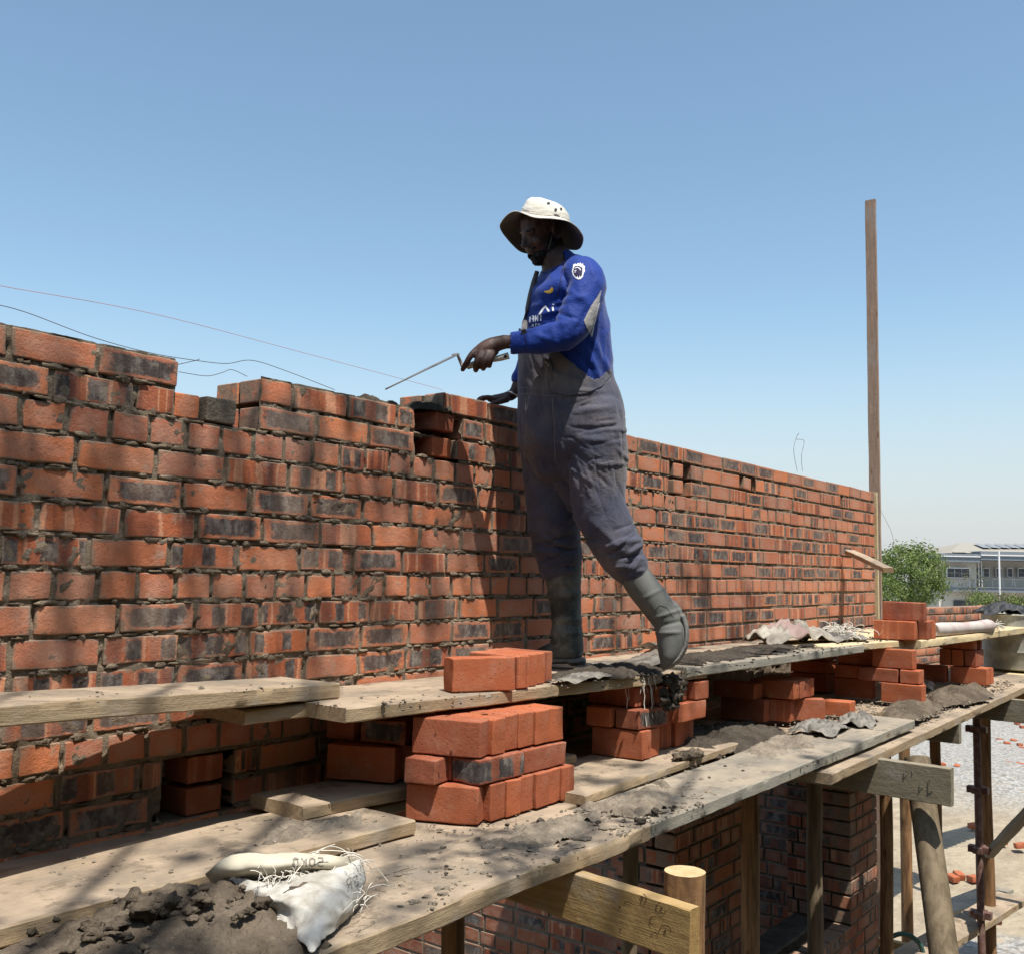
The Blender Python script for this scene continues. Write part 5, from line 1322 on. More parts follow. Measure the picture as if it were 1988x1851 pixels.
# ------------------------------------------------------------------ the worker
Z0 = 3.9; S = Z0/FPX
def w2(p): return atD(p.x, p.y, Z0+p.z*S)      # px-space (u, v, depth px) -> world
def px(u, v, Z): return V3((u, v, (Z-Z0)/S))
def cr4(p0, p1, p2, p3, t): return .5*((2*p1)+(p2-p0)*t+(2*p0-5*p1+4*p2-p3)*t*t+(-p0+3*p1-3*p2+p3)*t**3)
def loft(mb, path, sub=5, n=20, scale=1.0, cap=True):
    P = [(px(a[0], a[1], a[2]), a[3]*scale, (a[4] if len(a) > 4 else a[3])*scale) for a in path]; out = []
    for i in range(len(P)-1):
        q = [P[max(i-1, 0)], P[i], P[i+1], P[min(i+2, len(P)-1)]]
        for k in range(sub):
            t = k/sub; out.append((cr4(q[0][0], q[1][0], q[2][0], q[3][0], t), max(1, cr4(q[0][1], q[1][1], q[2][1], q[3][1], t)), max(1, cr4(q[0][2], q[1][2], q[2][2], q[3][2], t))))
    out.append(P[-1])
    if cap:
        def endc(a, b):
            d = (a[0]-b[0]).normalized(); r = min(a[1], a[2])
            return [(a[0]+d*r*.35, a[1]*.88, a[2]*.88), (a[0]+d*r*.6, a[1]*.6, a[2]*.6), (a[0]+d*r*.7, a[1]*.2, a[2]*.2)]
        out = endc(out[0], out[1])[::-1]+out+endc(out[-1], out[-2])
    vs = []; N = len(out)
    for i, (c, rx, ry) in enumerate(out):
        t = (out[min(i+1, N-1)][0]-out[max(i-1, 0)][0]).normalized()
        p1 = t.cross(V3((0, 0, 1)));
        if p1.length < .2: p1 = V3((1, 0, 0))
        p1.normalize(); p2 = t.cross(p1).normalized()
        for k in range(n):
            a = 2*math.pi*k/n; vs.append(w2(c+p1*(rx*math.cos(a))+p2*(ry*math.sin(a))))
    fs = [(i*n+k, i*n+(k+1) % n, (i+1)*n+(k+1) % n, (i+1)*n+k) for i in range(N-1) for k in range(n)]
    if cap: fs += [tuple(range(n))[::-1], tuple(range((N-1)*n, N*n))]
    mb.add(vs, fs)
def ellip(mb, c, ax, r, n=16):
    vs = []; fs = []; m = n//2
    for i in range(m+1):
        th = math.pi*i/m
        for j in range(n):
            ph = 2*math.pi*j/n; d = V3((math.sin(th)*math.cos(ph)*r[0], math.sin(th)*math.sin(ph)*r[1], math.cos(th)*r[2]))
            vs.append(w2(c+ax[0]*d.x+ax[1]*d.y+ax[2]*d.z))
    for i in range(m):
        for j in range(n): a = i*n+j; b = i*n+(j+1) % n; fs.append((a, a+n, b+n, b))
    mb.add(vs, fs)
def remesh(mb, voxel, smooth=3, fac=.5):
    # consistent outward normals first
    me = bpy.data.meshes.new('t'); me.from_pydata(mb.v, [], mb.f)
    bm = bmesh.new(); bm.from_mesh(me); bmesh.ops.remove_doubles(bm, verts=bm.verts, dist=1e-5); bmesh.ops.recalc_face_normals(bm, faces=bm.faces); bm.to_mesh(me); bm.free()
    o = bpy.data.objects.new('t', me); COL.objects.link(o)
    r = o.modifiers.new('r', 'REMESH'); r.mode = 'VOXEL'; r.voxel_size = voxel; r.use_smooth_shade = True
    if smooth: s = o.modifiers.new('s', 'SMOOTH'); s.factor = fac; s.iterations = smooth
    dg = bpy.context.evaluated_depsgraph_get(); e = o.evaluated_get(dg); m2 = bpy.data.meshes.new_from_object(e)
    bpy.data.objects.remove(o); return m2
import bmesh
def topx(p):   # world -> (u,v,depth px)
    d = p-CAM; z = d.dot(FW); x = d.dot(R0)/z*FPX; y = -d.dot(VU)/z*FPX; c, s = math.cos(RL), math.sin(RL)
    return V3((CX+x*c-y*s, CY+x*s+y*c, (z-Z0)/S))
def finish(me, name, mat, parent, fn=None, cut=None, solid=0, sub=0):
    nrm = [v.normal.copy() for v in me.vertices]
    if fn:
        for v, n in zip(me.vertices, nrm):
            v.co = v.co+n*fn(topx(v.co), v.co, n)
    if cut:
        bm = bmesh.new(); bm.from_mesh(me); dl = [v for v in bm.verts if cut(topx(v.co))]
        bmesh.ops.delete(bm, geom=dl, context='VERTS'); bm.to_mesh(me); bm.free()
    me.materials.clear(); me.materials.append(M[mat])
    me.polygons.foreach_set('use_smooth', [True]*len(me.polygons)); me.update(); me.name = name
    o = bpy.data.objects.new(name, me); COL.objects.link(o)
    if parent is not None: o.parent = parent; o.location = -parent.location
    if solid: md = o.modifiers.new('solid', 'SOLIDIFY'); md.thickness = solid; md.offset = 1
    return o
hip = atD(1110, 1290, 3.9)
man = empty('person', (hip.x, hip.y, zu(hip.x)), 'man in blue jersey, grey overalls and white bucket hat, reaching over the wall', 'person')
def fold(p, o, a, amp, w):   # soft ridge along segment o->a in picture space
    d = V3((a[0]-o[0], a[1]-o[1], 0)); q = V3((p.x-o[0], p.y-o[1], 0)); t = max(0, min(1, q.dot(d)/d.length_squared)); r = (q-d*t).length
    return amp*math.exp(-(r/w)**2)*math.sin(math.pi*(.08+.84*t))**.5
def wr(p, w, sc, amp, st=(1, 1, 1)):
    q = V3((p.x*st[0], p.y*st[1], p.z*st[2]))*sc
    return amp*(1-2.4*abs(noise.noise(q)))+amp*.35*noise.noise(q*2.6)
# head frame
hc = px(1055, 445, 3.90)
fw_ = V3((-.80, .33, -.50)).normalized(); up_ = (V3((0, -1, 0))-fw_*V3((0, -1, 0)).dot(fw_)).normalized(); sd_ = fw_.cross(up_).normalized()
if sd_.z < 0: sd_ = -sd_      # sd_ points away from the viewer
HX = (fw_, sd_, up_)
def hp(f, s, u): return hc+fw_*f+sd_*s+up_*u
body = MB()
ellip(body, hp(-3, 0, 14), HX, (47, 38, 44)); ellip(body, hp(10, 0, -12), HX, (38, 33, 38)); ellip(body, hp(16, 0, -34), HX, (27, 25, 20)); ellip(body, hp(25, 0, -46), HX, (14, 14, 10))
ellip(body, hp(38, 0, 10), HX, (8, 27, 6))                       # brow
for s_ in (-1, 1):
    ellip(body, hp(36, 14*s_, 1), HX, (6.5, 8, 6)); ellip(body, hp(31, 20*s_, -13), HX, (11, 12, 10)); ellip(body, hp(47, 6.5*s_, -18), HX, (5.5, 5, 4.5)); ellip(body, hp(-6, 38*s_, -6), HX, (10, 4, 14))
loft(body, [(*hp(41, 0, 4)[:2], Z0+hp(41, 0, 4).z*S, 4, 4), (*hp(48, 0, -7)[:2], Z0+hp(48, 0, -7).z*S, 5, 5), (*hp(53, 0, -16)[:2], Z0+hp(53, 0, -16).z*S, 6.5, 6.5)], 4, 10)
ellip(body, hp(44, 0, -27), HX, (6, 12, 4)); ellip(body, hp(42, 0, -34), HX, (6, 11, 4.5))   # lips
loft(body, [(1062, 470, 3.92, 30, 28), (1075, 497, 3.90, 29, 29), (1083, 518, 3.90, 33, 34), (1092, 545, 3.9, 50, 60), (1098, 600, 3.9, 58, 62), (1098, 700, 3.9, 70, 66), (1104, 800, 3.9, 80, 74), (1108, 880, 3.9, 80, 70)], 5, 24)
loft(body, [(1070, 860, 3.97, 42, 42), (1075, 960, 3.97, 36, 38), (1086, 1050, 3.98, 30, 32), (1098, 1150, 3.98, 22, 24), (1100, 1230, 3.98, 18, 20)], 4, 16)
loft(body, [(1150, 860, 3.83, 46, 46), (1160, 960, 3.81, 40, 42), (1200, 1060, 3.77, 32, 32), (1262, 1155, 3.76, 22, 22), (1300, 1215, 3.75, 18, 18)], 4, 16)
loft(body, [(1130, 540, 3.76, 26, 26), (1122, 590, 3.71, 23, 24), (1104, 640, 3.67, 21, 22), (1055, 656, 3.67, 18, 18), (1012, 663, 3.685, 14.5, 15), (990, 664, 3.69, 13.5, 12.5), (975, 664, 3.69, 14, 11)], 5, 16)
loft(body, [(985, 664, 3.69, 13, 11), (968, 667, 3.69, 15, 12), (950, 674, 3.685, 17, 13), (934, 682, 3.68, 15, 12), (925, 686, 3.68, 11, 9)], 5, 14)
# near hand fingers closing on the handle
FING = [[(926, 679, 3.676, 7), (914, 691, 3.662, 6.3), (905, 706, 3.662, 5.8), (898, 718, 3.682, 5)],
        [(936, 683, 3.668, 7), (928, 697, 3.652, 6.5), (924, 711, 3.655, 6.2), (924, 719, 3.683, 5.6)],
        [(947, 686, 3.663, 6.8), (941, 699, 3.648, 6.3), (939, 710, 3.652, 6.0), (938, 716, 3.68, 5.4)],
        [(957, 686, 3.662, 6), (953, 697, 3.65, 5.6), (951, 706, 3.654, 5.3), (950, 711, 3.678, 4.8)],
        [(962, 682, 3.705, 8), (943, 697, 3.722, 6.8), (924, 706, 3.722, 6), (909, 713, 3.708, 5)]]
for f_ in FING: loft(body, [(a, b, c, r, r) for a, b, c, r in f_], 4, 10)
# far arm, hand lying on the wall top
def Zy(u, v, y): return (onY(u, v, y)-CAM).dot(FW)
zf1 = Zy(975, 772, .075)
loft(body, [(1068, 560, 4.04, 26, 26), (1046, 650, 4.12, 22, 22), (1022, 720, zf1+.03, 16, 17), (1008, 746, zf1+.01, 13.5, 14), (999, 762, zf1, 11, 12), (990, 769, zf1, 10.5, 13)], 5, 14)
loft(body, [(994, 767, zf1, 10, 12), (978, 772, zf1, 9.5, 16), (962, 774, zf1-.005, 8, 18), (950, 775, zf1-.005, 6, 17)], 5, 14)
for i, (dz, L_) in enumerate([(-.034, 26), (-.012, 30), (.010, 28), (.030, 22)]):
    loft(body, [(958, 774, zf1+dz*.8, 5.6), (958-L_*.45, 771.5+i*.3, zf1+dz, 5.2), (958-L_*.85, 774, zf1+dz*1.1-.004, 4.8), (958-L_, 778, zf1+dz*1.1-.006, 4.2)], 4, 8)
loft(body, [(985, 775, zf1-.03, 7), (970, 780, zf1-.052, 5.8), (955, 783, zf1-.06, 4.8)], 4, 8)
me = remesh(body, .0042, 2, .5)
finish(me, 'body', 'skin', man, lambda p, w, n: .0006*noise.noise(w*60))
# beard
bd = MB(); ellip(bd, hp(20, 0, -41), HX, (27, 25, 15)); ellip(bd, hp(27, 0, -53), HX, (16, 16, 11))
for s_ in (-1, 1): ellip(bd, hp(8, 26*s_, -24), HX, (15, 7, 24)); ellip(bd, hp(-4, 30*s_, -4), HX, (8, 7, 20)); ellip(bd, hp(39, 9*s_, -24), HX, (5, 8, 3))
me = remesh(bd, .0035, 1)
finish(me, 'beard', 'hair', man, lambda p, w, n: .002+.0035*noise.noise(w*150)+.002*noise.noise(w*320), cut=lambda p: (p-hp(45, 0, -31)).length < 9)
ey = MB()
for s_ in (-1, 1): ellip(ey, hp(40.5, 14*s_, 2.5), HX, (3, 6.5, 1.6), 10)
for s_ in (-1, 1): ellip(ey, hp(43.5, 15*s_, 11), HX, (3, 9, 2), 10)
ey.build('eyebrow', M['hair'], man, smooth=True)
# shirt
sh = MB()
loft(sh, [(1083, 515, 3.90, 36, 36), (1090, 528, 3.90, 54, 62), (1097, 550, 3.90, 66, 86), (1099, 590, 3.90, 74, 82), (1099, 640, 3.90, 82, 80), (1098, 690, 3.90, 88, 80), (1098, 740, 3.90, 90, 80), (1100, 780, 3.9, 88, 78)], 5, 36)
loft(sh, [(1122, 530, 3.79, 34, 34), (1139, 548, 3.745, 36, 35), (1131, 590, 3.705, 35, 33), (1113, 630, 3.67, 33, 30), (1096, 650, 3.66, 28, 28), (1060, 658, 3.665, 25, 24), (1022, 665, 3.68, 21.5, 20), (996, 667, 3.69, 19, 17)], 6, 26)
loft(sh, [(1085, 535, 4.0, 32, 34), (1064, 575, 4.06, 32, 32), (1048, 650, 4.12, 27, 27), (1024, 715, zf1+.03, 21, 21), (1012, 738, zf1+.012, 18, 18)], 5, 22)
me = remesh(sh, .0058, 3)
def shirt_fn(p, w, n):
    d = wr(p, w, 1/34, .0042, (1, .6, .5))
    if p.z < 10:
        for o_, a_, am, wd_ in [((1050, 612), (1095, 600), .007, 5), ((1085, 610), (1120, 620), -.006, 4), ((1080, 590), (1135, 578), .006, 6), ((1095, 560), (1140, 590), .005, 6), ((1110, 545), (1085, 600), -.005, 4), ((1060, 640), (1100, 628), .005, 5), ((1040, 650), (1085, 668), .004, 5), ((1120, 640), (1140, 600), -.006, 5),
                              ((1150, 660), (1180, 720), .008, 6), ((1165, 640), (1170, 730), -.006, 5), ((1178, 600), (1184, 700), .005, 5), ((1140, 680), (1160, 735), .007, 5), ((1120, 690), (1150, 720), -.005, 5), ((1022, 640), (1030, 680), .003, 3), ((1092, 500), (1100, 560), -.005, 4), ((1140, 505), (1165, 560), .004, 6), ((1030, 600), (1055, 590), .004, 5), ((1035, 560), (1062, 555), -.003, 6)]:
            d += fold(p, o_, a_, am, wd_)
    return d
# neckline opening and cuff
neck_c = px(1071, 508, 3.885)
def shirt_cut(p):
    if p.x < 990.5 and p.y < 700: return True
    if p.y < 560 and (((p.x-1064)/38)**2+((p.y-506)/23)**2+((p.z+4)/50)**2) < 1: return True
    if p.y > 772: return True
    return p.y > 741 and p.x < 1030 and p.z > 90
shirt = finish(me, 'jersey', 'shirt', man, shirt_fn, shirt_cut, .003)
# overalls
ov = MB()
loft(ov, [(1097, 600, 3.9, 84, 84), (1099, 650, 3.90, 90, 86), (1097, 700, 3.90, 89, 84), (1099, 745, 3.90, 92, 86), (1106, 790, 3.90, 101, 88), (1110, 835, 3.90, 104, 88), (1110, 870, 3.90, 98, 80), (1108, 900, 3.90, 78, 62)], 5, 40)
loft(ov, [(1104, 870, 3.9, 70, 60), (1112, 925, 3.9, 46, 46), (1122, 975, 3.91, 22, 30)], 5, 24)
loft(ov, [(1066, 800, 3.97, 58, 60), (1066, 860, 3.97, 56, 60), (1068, 930, 3.97, 51, 54), (1073, 1000, 3.97, 51, 52), (1080, 1050, 3.98, 46, 48), (1085, 1083, 3.98, 44, 44), (1086, 1102, 3.98, 42, 41)], 6, 30, .955)
loft(ov, [(1155, 800, 3.84, 56, 62), (1158, 860, 3.83, 60, 64), (1160, 930, 3.82, 57, 60), (1164, 985, 3.80, 52, 53), (1182, 1030, 3.78, 50, 48), (1204, 1070, 3.765, 44, 42), (1225, 1106, 3.76, 34, 35), (1234, 1126, 3.76, 25, 27)], 6, 30, .955)
me = remesh(ov, .0056, 4)
CREASE = []; rc = random.Random(12)
def crease(cx, cy, sx, sy, ang, dang, n, L0, L1, amp):
    for i in range(n):
        x = rc.gauss(cx, sx); y = rc.gauss(cy, sy); a = math.radians(rc.gauss(ang, dang)); L = rc.uniform(L0, L1)/2; dx, dy = math.cos(a)*L, math.sin(a)*L; w_ = rc.uniform(1.8, 4)
        CREASE.append(((x-dx, y-dy), (x+dx, y+dy), amp*rc.uniform(.6, 1.2)*(1 if rc.random() < .45 else -1), w_, x-abs(dx)-12, x+abs(dx)+12, y-abs(dy)-12, y+abs(dy)+12))
crease(1083, 1055, 18, 28, 5, 18, 26, 25, 70, .0050)      # bunched cloth over the standing boot
crease(1212, 1070, 18, 28, -25, 18, 24, 25, 60, .0045)    # behind the trailing knee
crease(1120, 925, 26, 32, 52, 14, 18, 40, 110, .0038)      # drag lines from the crotch
crease(1070, 900, 22, 40, 70, 12, 12, 50, 120, .0030)
crease(1160, 820, 28, 34, -6, 12, 20, 30, 80, .0034)       # pulled cloth on the seat
crease(1190, 930, 18, 40, 80, 10, 12, 50, 120, .0030)
crease(1040, 800, 16, 50, 84, 8, 10, 60, 140, .0030)
crease(1060, 715, 25, 20, 75, 15, 10, 30, 60, .0025)
def ov_fn(p, w, n):
    low = max(0, min(1, (p.y-820)/200)); d = wr(p, w, 1/46, .0026+.0024*low, (1, .75, .5))
    for (a_, b_, am, wd_, x0, x1, y0, y1) in CREASE:
        if x0 < p.x < x1 and y0 < p.y < y1 and p.z < 40: d += fold(p, a_, b_, am, wd_)
    if p.z < 40:
        for o_, a_, am, wd_ in [((1070, 770), (1078, 900), -.005, 3), ((1078, 770), (1086, 905), .005, 4), ((1040, 770), (1042, 840), .004, 4), ((1115, 800), (1190, 790), .005, 6), ((1110, 830), (1195, 830), -.005, 6), ((1120, 850), (1200, 860), .006, 7), ((1030, 830), (1110, 940), .006, 7), ((1095, 930), (1060, 980), .006, 6), ((1110, 940), (1080, 900), -.007, 5),
                              ((1030, 1005), (1070, 990), .007, 6), ((1030, 1030), (1080, 1045), .010, 6), ((1045, 1055), (1110, 1035), -.009, 5), ((1040, 1065), (1110, 1075), .011, 6), ((1050, 1088), (1125, 1060), -.009, 5), ((1060, 1095), (1120, 1092), .008, 5), ((1090, 1010), (1125, 1000), .006, 5),
                              ((1225, 990), (1250, 1040), .008, 5), ((1190, 1030), (1245, 1010), -.007, 5), ((1180, 1060), (1250, 1045), .009, 6), ((1195, 1085), (1250, 1075), -.008, 5), ((1205, 1100), (1245, 1105), .008, 5), ((1150, 1010), (1200, 1060), .005, 6), ((1210, 830), (1205, 880), -.006, 4), ((1195, 870), (1220, 895), .007, 5), ((1195, 770), (1205, 820), -.006, 5), ((1150, 905), (1215, 900), .004, 3)]:
            d += fold(p, o_, a_, am*.85, wd_*.8)
    if 896 < p.y < 904 and 1145 < p.x < 1205 and p.z < 0: d += .0025
    return d
def ov_bound(u):
    P_ = [(980, 636), (1013, 638), (1030, 644), (1050, 655), (1076, 672), (1110, 702), (1140, 727), (1152, 736), (1164, 734), (1180, 716), (1200, 716), (1240, 716)]
    for (a, b), (c, d) in zip(P_, P_[1:]):
        if a <= u <= c: return b+(d-b)*(u-a)/(c-a)
    return 716
overall = finish(me, 'overalls', 'overall', man, ov_fn, lambda p: p.y < (ov_bound(p.x) if p.z < 0 else (640 if p.x < 1060 else 716)), .004)
bpy.context.view_layer.update()
bs = bvh_of([shirt]); bo = bvh_of([overall]); bso = bvh_of([shirt, overall])
def dec(mb, name, mat, par): 
    if mb.v:
        o = mb.build(name, M[mat], par, smooth=True); o.location = (0, 0, 0)
        if par is man: o.location = -man.location
        return o
def seams(bvh, lines, w, name, mat, par, lift=.0016):
    for l_ in lines: dec(stroke_decal(bvh, [l_], w, lift), name, mat, par)
def lift_fill(bvh, poly, name, mat, par, lift=.0015, step=1.1): return dec(fill_decal(bvh, poly, step, lift), name, mat, par)
# overalls details
seams(bo, [[(1006, 764), (1050, 767), (1090, 769), (1130, 766), (1165, 752), (1186, 736)], [(1007, 752), (1040, 754), (1062, 756)], [(1072, 770), (1076, 830), (1078, 898)], [(1145, 897), (1170, 900), (1205, 893)], [(1028, 690), (1030, 750)], [(1056, 690), (1064, 755)],
           [(1020, 770), (1022, 840), (1016, 890)], [(1012, 640), (1040, 651), (1076, 673), (1112, 704), (1150, 737)]], 1.6, 'seam', 'overall_seam', overall)
lift_fill(bso, [(1062, 700), (1075, 722), (1110, 735), (1150, 738), (1165, 734), (1187, 714), (1188, 728), (1168, 750), (1140, 763), (1100, 768), (1070, 760), (1058, 720)], 'side_strap', 'overall', overall, .006)
lift_fill(bso, [(1056, 694), (1066, 698), (1072, 712), (1070, 738), (1064, 742), (1056, 722)], 'strap_clip', 'strap', overall, .010)
seams(bso, [[(1059, 702), (1063, 707), (1065, 711)]], 2, 'buckle', 'metalb', overall, .012)
# shoulder strap on the far chest
pts = []
for (u, v) in [(1014, 646), (1016, 625), (1021, 600), (1026, 575), (1033, 550), (1040, 528)]:
    h = bs.ray_cast(CAM, ray(u+3, v).normalized()); 
    pts.append((h[0] if h[0] is not None else atD(u+3, v, 3.86))-FW*.008)
mb = MB(); mb.tube(pts, [.011, .010, .009, .009, .010, .009], 8)
o = mb.build('shoulder_strap', M['strap'], overall, smooth=True); o.location = (0, 0, 0)
# jersey marks
lift_fill(bs, [(1167.5, 563), (1160, 576), (1147, 595), (1133.5, 622), (1141, 640), (1149, 655), (1154, 630), (1161, 600), (1165, 580)], 'side_panel', 'shirt_panel', shirt)
seams(bs, [[(1149, 654), (1154, 630), (1160, 603), (1164, 588)]], 1.6, 'panel_piping', 'white', shirt, .003)
seams(bs, [[(1088, 545), (1092, 520), (1104, 497)], [(1088, 545), (1086, 565), (1080, 580)]], 1.2, 'armhole_seam', 'navy', shirt)
seams(bs, [[(1017, 646), (1021, 664), (1018, 681)]], 1.4, 'cuff_seam', 'navy', shirt)
lift_fill(bs, [(1055, 566), (1066, 564), (1070, 560), (1071, 557), (1074.5, 561), (1073.5, 566.5), (1069, 570), (1062, 569.5)], 'chest_mark', 'gold', shirt, .0018, .7)
lift_fill(bs, [(1117, 512), (1120, 514), (1122, 510.5), (1124.5, 513), (1127, 510), (1129, 513.5), (1132, 512), (1132.5, 516), (1136, 517), (1134.5, 521), (1136, 526), (1133, 531), (1132, 537), (1128, 541.5), (1123, 543), (1117, 540), (1112, 534), (1110.5, 527), (1112, 520), (1113, 514)], 'sleeve_badge', 'white', shirt, .0016, .6)
lift_fill(bs, [(1116, 517), (1123, 516), (1131, 520), (1131, 526), (1130.5, 532), (1128, 538), (1125.5, 534), (1124, 540), (1121, 535), (1119, 538.5), (1114.5, 533), (1113, 527), (1114, 521)], 'badge_emblem', 'navy', shirt, .0030, .6)
seams(bs, [[(1116, 521), (1121, 519), (1126, 522), (1127, 525)], [(1115, 526), (1119, 525)], [(1115.5, 529), (1118, 528)]], 1.5, 'badge_line', 'white', shirt, .0042)
tw = text_strokes('INFI', 1051, 609, 6.4, 15, (-.98, .22), (.10, -1), .42)
tw = []
# mirrored chest lettering, read from right to left
def glyph(ch, u, v, w, h): return text_strokes(ch, u, v, w, h, (-.97, .10), (.06, -1))
tw += [[(1074, 604), (1073, 596)]]; g1 = [[(1074.5, 592.5), (1074, 590)]]
tw += [[(1066, 605), (1059, 595), (1054, 600), (1047, 611)]]
dec(stroke_decal(bs, tw, 3.6, .0018), 'chest_letter', 'white', shirt); dec(stroke_decal(bs, g1, 4.0, .0018), 'chest_letter', 'white', shirt)
tw = glyph('N', 1044.5, 624, 6.5, 12)+glyph('F', 1036, 625, 5, 11.5)+glyph('I', 1030.5, 626, 4, 11)+glyph('I', 1051, 623, 3, 11)
dec(stroke_decal(bs, tw, 2.1, .0018), 'chest_letter', 'white', shirt)
tw = glyph('H', 1048, 633.5, 4, 5.5)+glyph('T', 1042, 634, 4, 5.5)+glyph('A', 1036.5, 634.5, 4.5, 5.5)
dec(stroke_decal(bs, tw, 1.2, .0018), 'chest_letter', 'white', shirt)
# collar trim
seams(bs, [[(1040, 528), (1046, 531), (1060, 530), (1075, 524), (1088, 512)]], 1.6, 'collar_trim', 'navy', shirt)

# bracelet
mb = MB(); c = w2(px(996.5, 765, zf1)); ax1 = (w2(px(1001, 756, zf1))-w2(px(992, 772, zf1))).normalized(); e1 = ax1.cross(FW).normalized(); e2 = ax1.cross(e1)
mb.tube([c+e1*(.0235*math.cos(a))+e2*(.0265*math.sin(a)) for a in [i*2*math.pi/24 for i in range(25)]], .0042, 8, 0, False)
mb.build('bracelet', M['metalb'], man, smooth=True)
# hat
def ringgrid(rings, n=72, sub=4, amp=.0015, close_top=None):
    def per(P, t):
        k = len(P); f = t*k; i = int(f) % k; a = f-int(f); return cr4(P[(i-1) % k], P[i], P[(i+1) % k], P[(i+2) % k], a)
    rr = [[per([px(*q) for q in R], j/n) for j in range(n)] for R in rings]; out = []
    for i in range(len(rr)-1):
        for s in range(sub): 
            t = s/sub; out.append([cr4(rr[max(i-1, 0)][j], rr[i][j], rr[i+1][j], rr[min(i+2, len(rr)-1)][j], t) for j in range(n)])
    out.append(rr[-1]); vs = [w2(p)+noise.noise_vector(w2(p)*22)*amp for r in out for p in r]; N = len(out)
    fs = [(i*n+j, (i+1)*n+j, (i+1)*n+(j+1) % n, i*n+(j+1) % n) for i in range(N-1) for j in range(n)]
    if close_top: vs.append(w2(px(*close_top))); fs += [((N-1)*n+j, len(vs)-1, (N-1)*n+(j+1) % n) for j in range(n)]
    return vs, fs
outer = [(970, 437, 3.93), (983, 418, 3.85), (1003, 409, 3.80), (1036, 421, 3.745), (1075, 424, 3.73), (1106, 430, 3.76), (1126, 447, 3.82), (1133, 464, 3.90), (1124, 484, 3.98), (1088, 484, 4.04), (1045, 492, 4.06), (1013, 490, 4.04), (992, 473, 4.01), (977, 455, 3.97)]
inner = [(1012, 410, 3.90), (1014, 410, 3.865), (1022, 413, 3.83), (1040, 417, 3.805), (1066, 419, 3.795), (1091, 423, 3.815), (1103, 427, 3.86), (1106, 430, 3.91), (1101, 433, 3.96), (1080, 434, 4.0), (1052, 430, 4.01), (1031, 423, 4.0), (1019, 417, 3.97), (1013, 412, 3.94)]
def shr(R, k, du, dv, c=(1058, 422, 3.903)): return [(c[0]+(a-c[0])*k+du, c[1]+(b-c[1])*k+dv, c[2]+(z-c[2])*k) for a, b, z in R]
mid = [tuple((a+b)/2+(0, 1.5, 0)[i] for i, (a, b) in enumerate(zip(o_, n_))) for o_, n_ in zip(outer, inner)]
hat = empty('x', (0, 0, 0), None, None); bpy.data.objects.remove(hat)
vs, fs = ringgrid([outer, mid, inner, shr(inner, .985, 0, -6)], close_top=None)
mb = MB(); mb.add(vs, fs); brim = mb.build('hat_brim', M['hat'], man, smooth=True)
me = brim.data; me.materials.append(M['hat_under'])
vs, fs = ringgrid([shr(inner, 1.01, 0, 0), shr(inner, .97, 1, -6), shr(inner, .90, 2, -14), shr(inner, .75, 0, -24), shr(inner, .48, -4, -33)], close_top=(1051, 383.5, 3.9))
mb = MB(); mb.add(vs, fs); crown = mb.build('hat_crown', M['hat'], man, smooth=True)
for v in crown.data.vertices:
    w = v.co; p = topx(w); k = V3((w.x*9, w.y*9, w.z*70)); v.co = w+v.normal*(.0022*noise.noise(k)+.0015*noise.noise(w*45))
for o_ in (brim, crown):
    bm = bmesh.new(); bm.from_mesh(o_.data); bmesh.ops.recalc_face_normals(bm, faces=bm.faces)
    bm.normal_update()
    if sum(f.normal.z*f.calc_area() for f in bm.faces) < 0: bmesh.ops.reverse_faces(bm, faces=bm.faces)
    bm.to_mesh(o_.data); bm.free()
    md = o_.modifiers.new('s', 'SOLIDIFY'); md.thickness = .0035; md.offset = -1
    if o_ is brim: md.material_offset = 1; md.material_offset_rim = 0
bpy.context.view_layer.update(); bh = bvh_of([crown])
ho_ = MB()
for (u, v, a, b) in [(1098.5, 400.5, 4.2, 3.2), (1115.5-0, 417, 0, 0), (1079, 412, 0, 0)]: pass
for (u, v, a, b) in [(1065, 395, 3.4, 2.6), (1079, 407.5, 2.8, 3.2), (1089.5, 406, 2.0, 3.2), (1081, 418.5, 6.5, 1.3)]:
    poly = [(u+a*math.cos(t)+(.0), v+b*math.sin(t)+(.3*a*math.cos(t) if b < 2 else 0)) for t in [i*math.pi/6 for i in range(12)]]
    f_ = fill_decal(bh, poly, .5, .0022); ho_.add(f_.v, f_.f) if f_.v else None
ho_.build('hat_eyelet', M['hole'], man)
wpts = [w2(px(1074.5, 432, 3.82)), w2(px(1073, 450, 3.815)), w2(px(1069, 470, 3.815)), w2(px(1064, 486, 3.82))]
mb = MB(); mb.tube(wpts, .0009, 5); mb.build('chin_cord', M['sack_dirty'], man, smooth=True)
# boots
def boot(parts, rim, sole_parts, mat, lab):
    b = MB()
    for p in parts: loft(b, p, 5, 24)
    me = remesh(b, .005, 3); o = finish(me, 'boot', mat, man, lambda p, w, n: .0018*noise.noise(w*14)+(sum(fold(p, a_, b_, am, 3.5) for a_, b_, am in [((1268, 1200), (1322, 1182), .005), ((1272, 1216), (1330, 1203), -.005), ((1275, 1228), (1320, 1226), .005), ((1250, 1160), (1290, 1140), .003), ((1068, 1198), (1130, 1203), .003), ((1068, 1212), (1130, 1214), -.004), ((1066, 1226), (1131, 1230), .004), ((1060, 1125), (1128, 1128), .002)]) if p.z < 60 else 0)); o['label'] = lab
    r = MB(); loft(r, rim, 3, 24, cap=True); q = r.build('boot_rim', M[mat], o, smooth=True); q.location = (0, 0, 0)
    s_ = MB()
    for p in sole_parts: loft(s_, p, 4, 20)
    me = remesh(s_, .005, 1); q = finish(me, 'sole', 'sole', None); q.parent = o
    return o
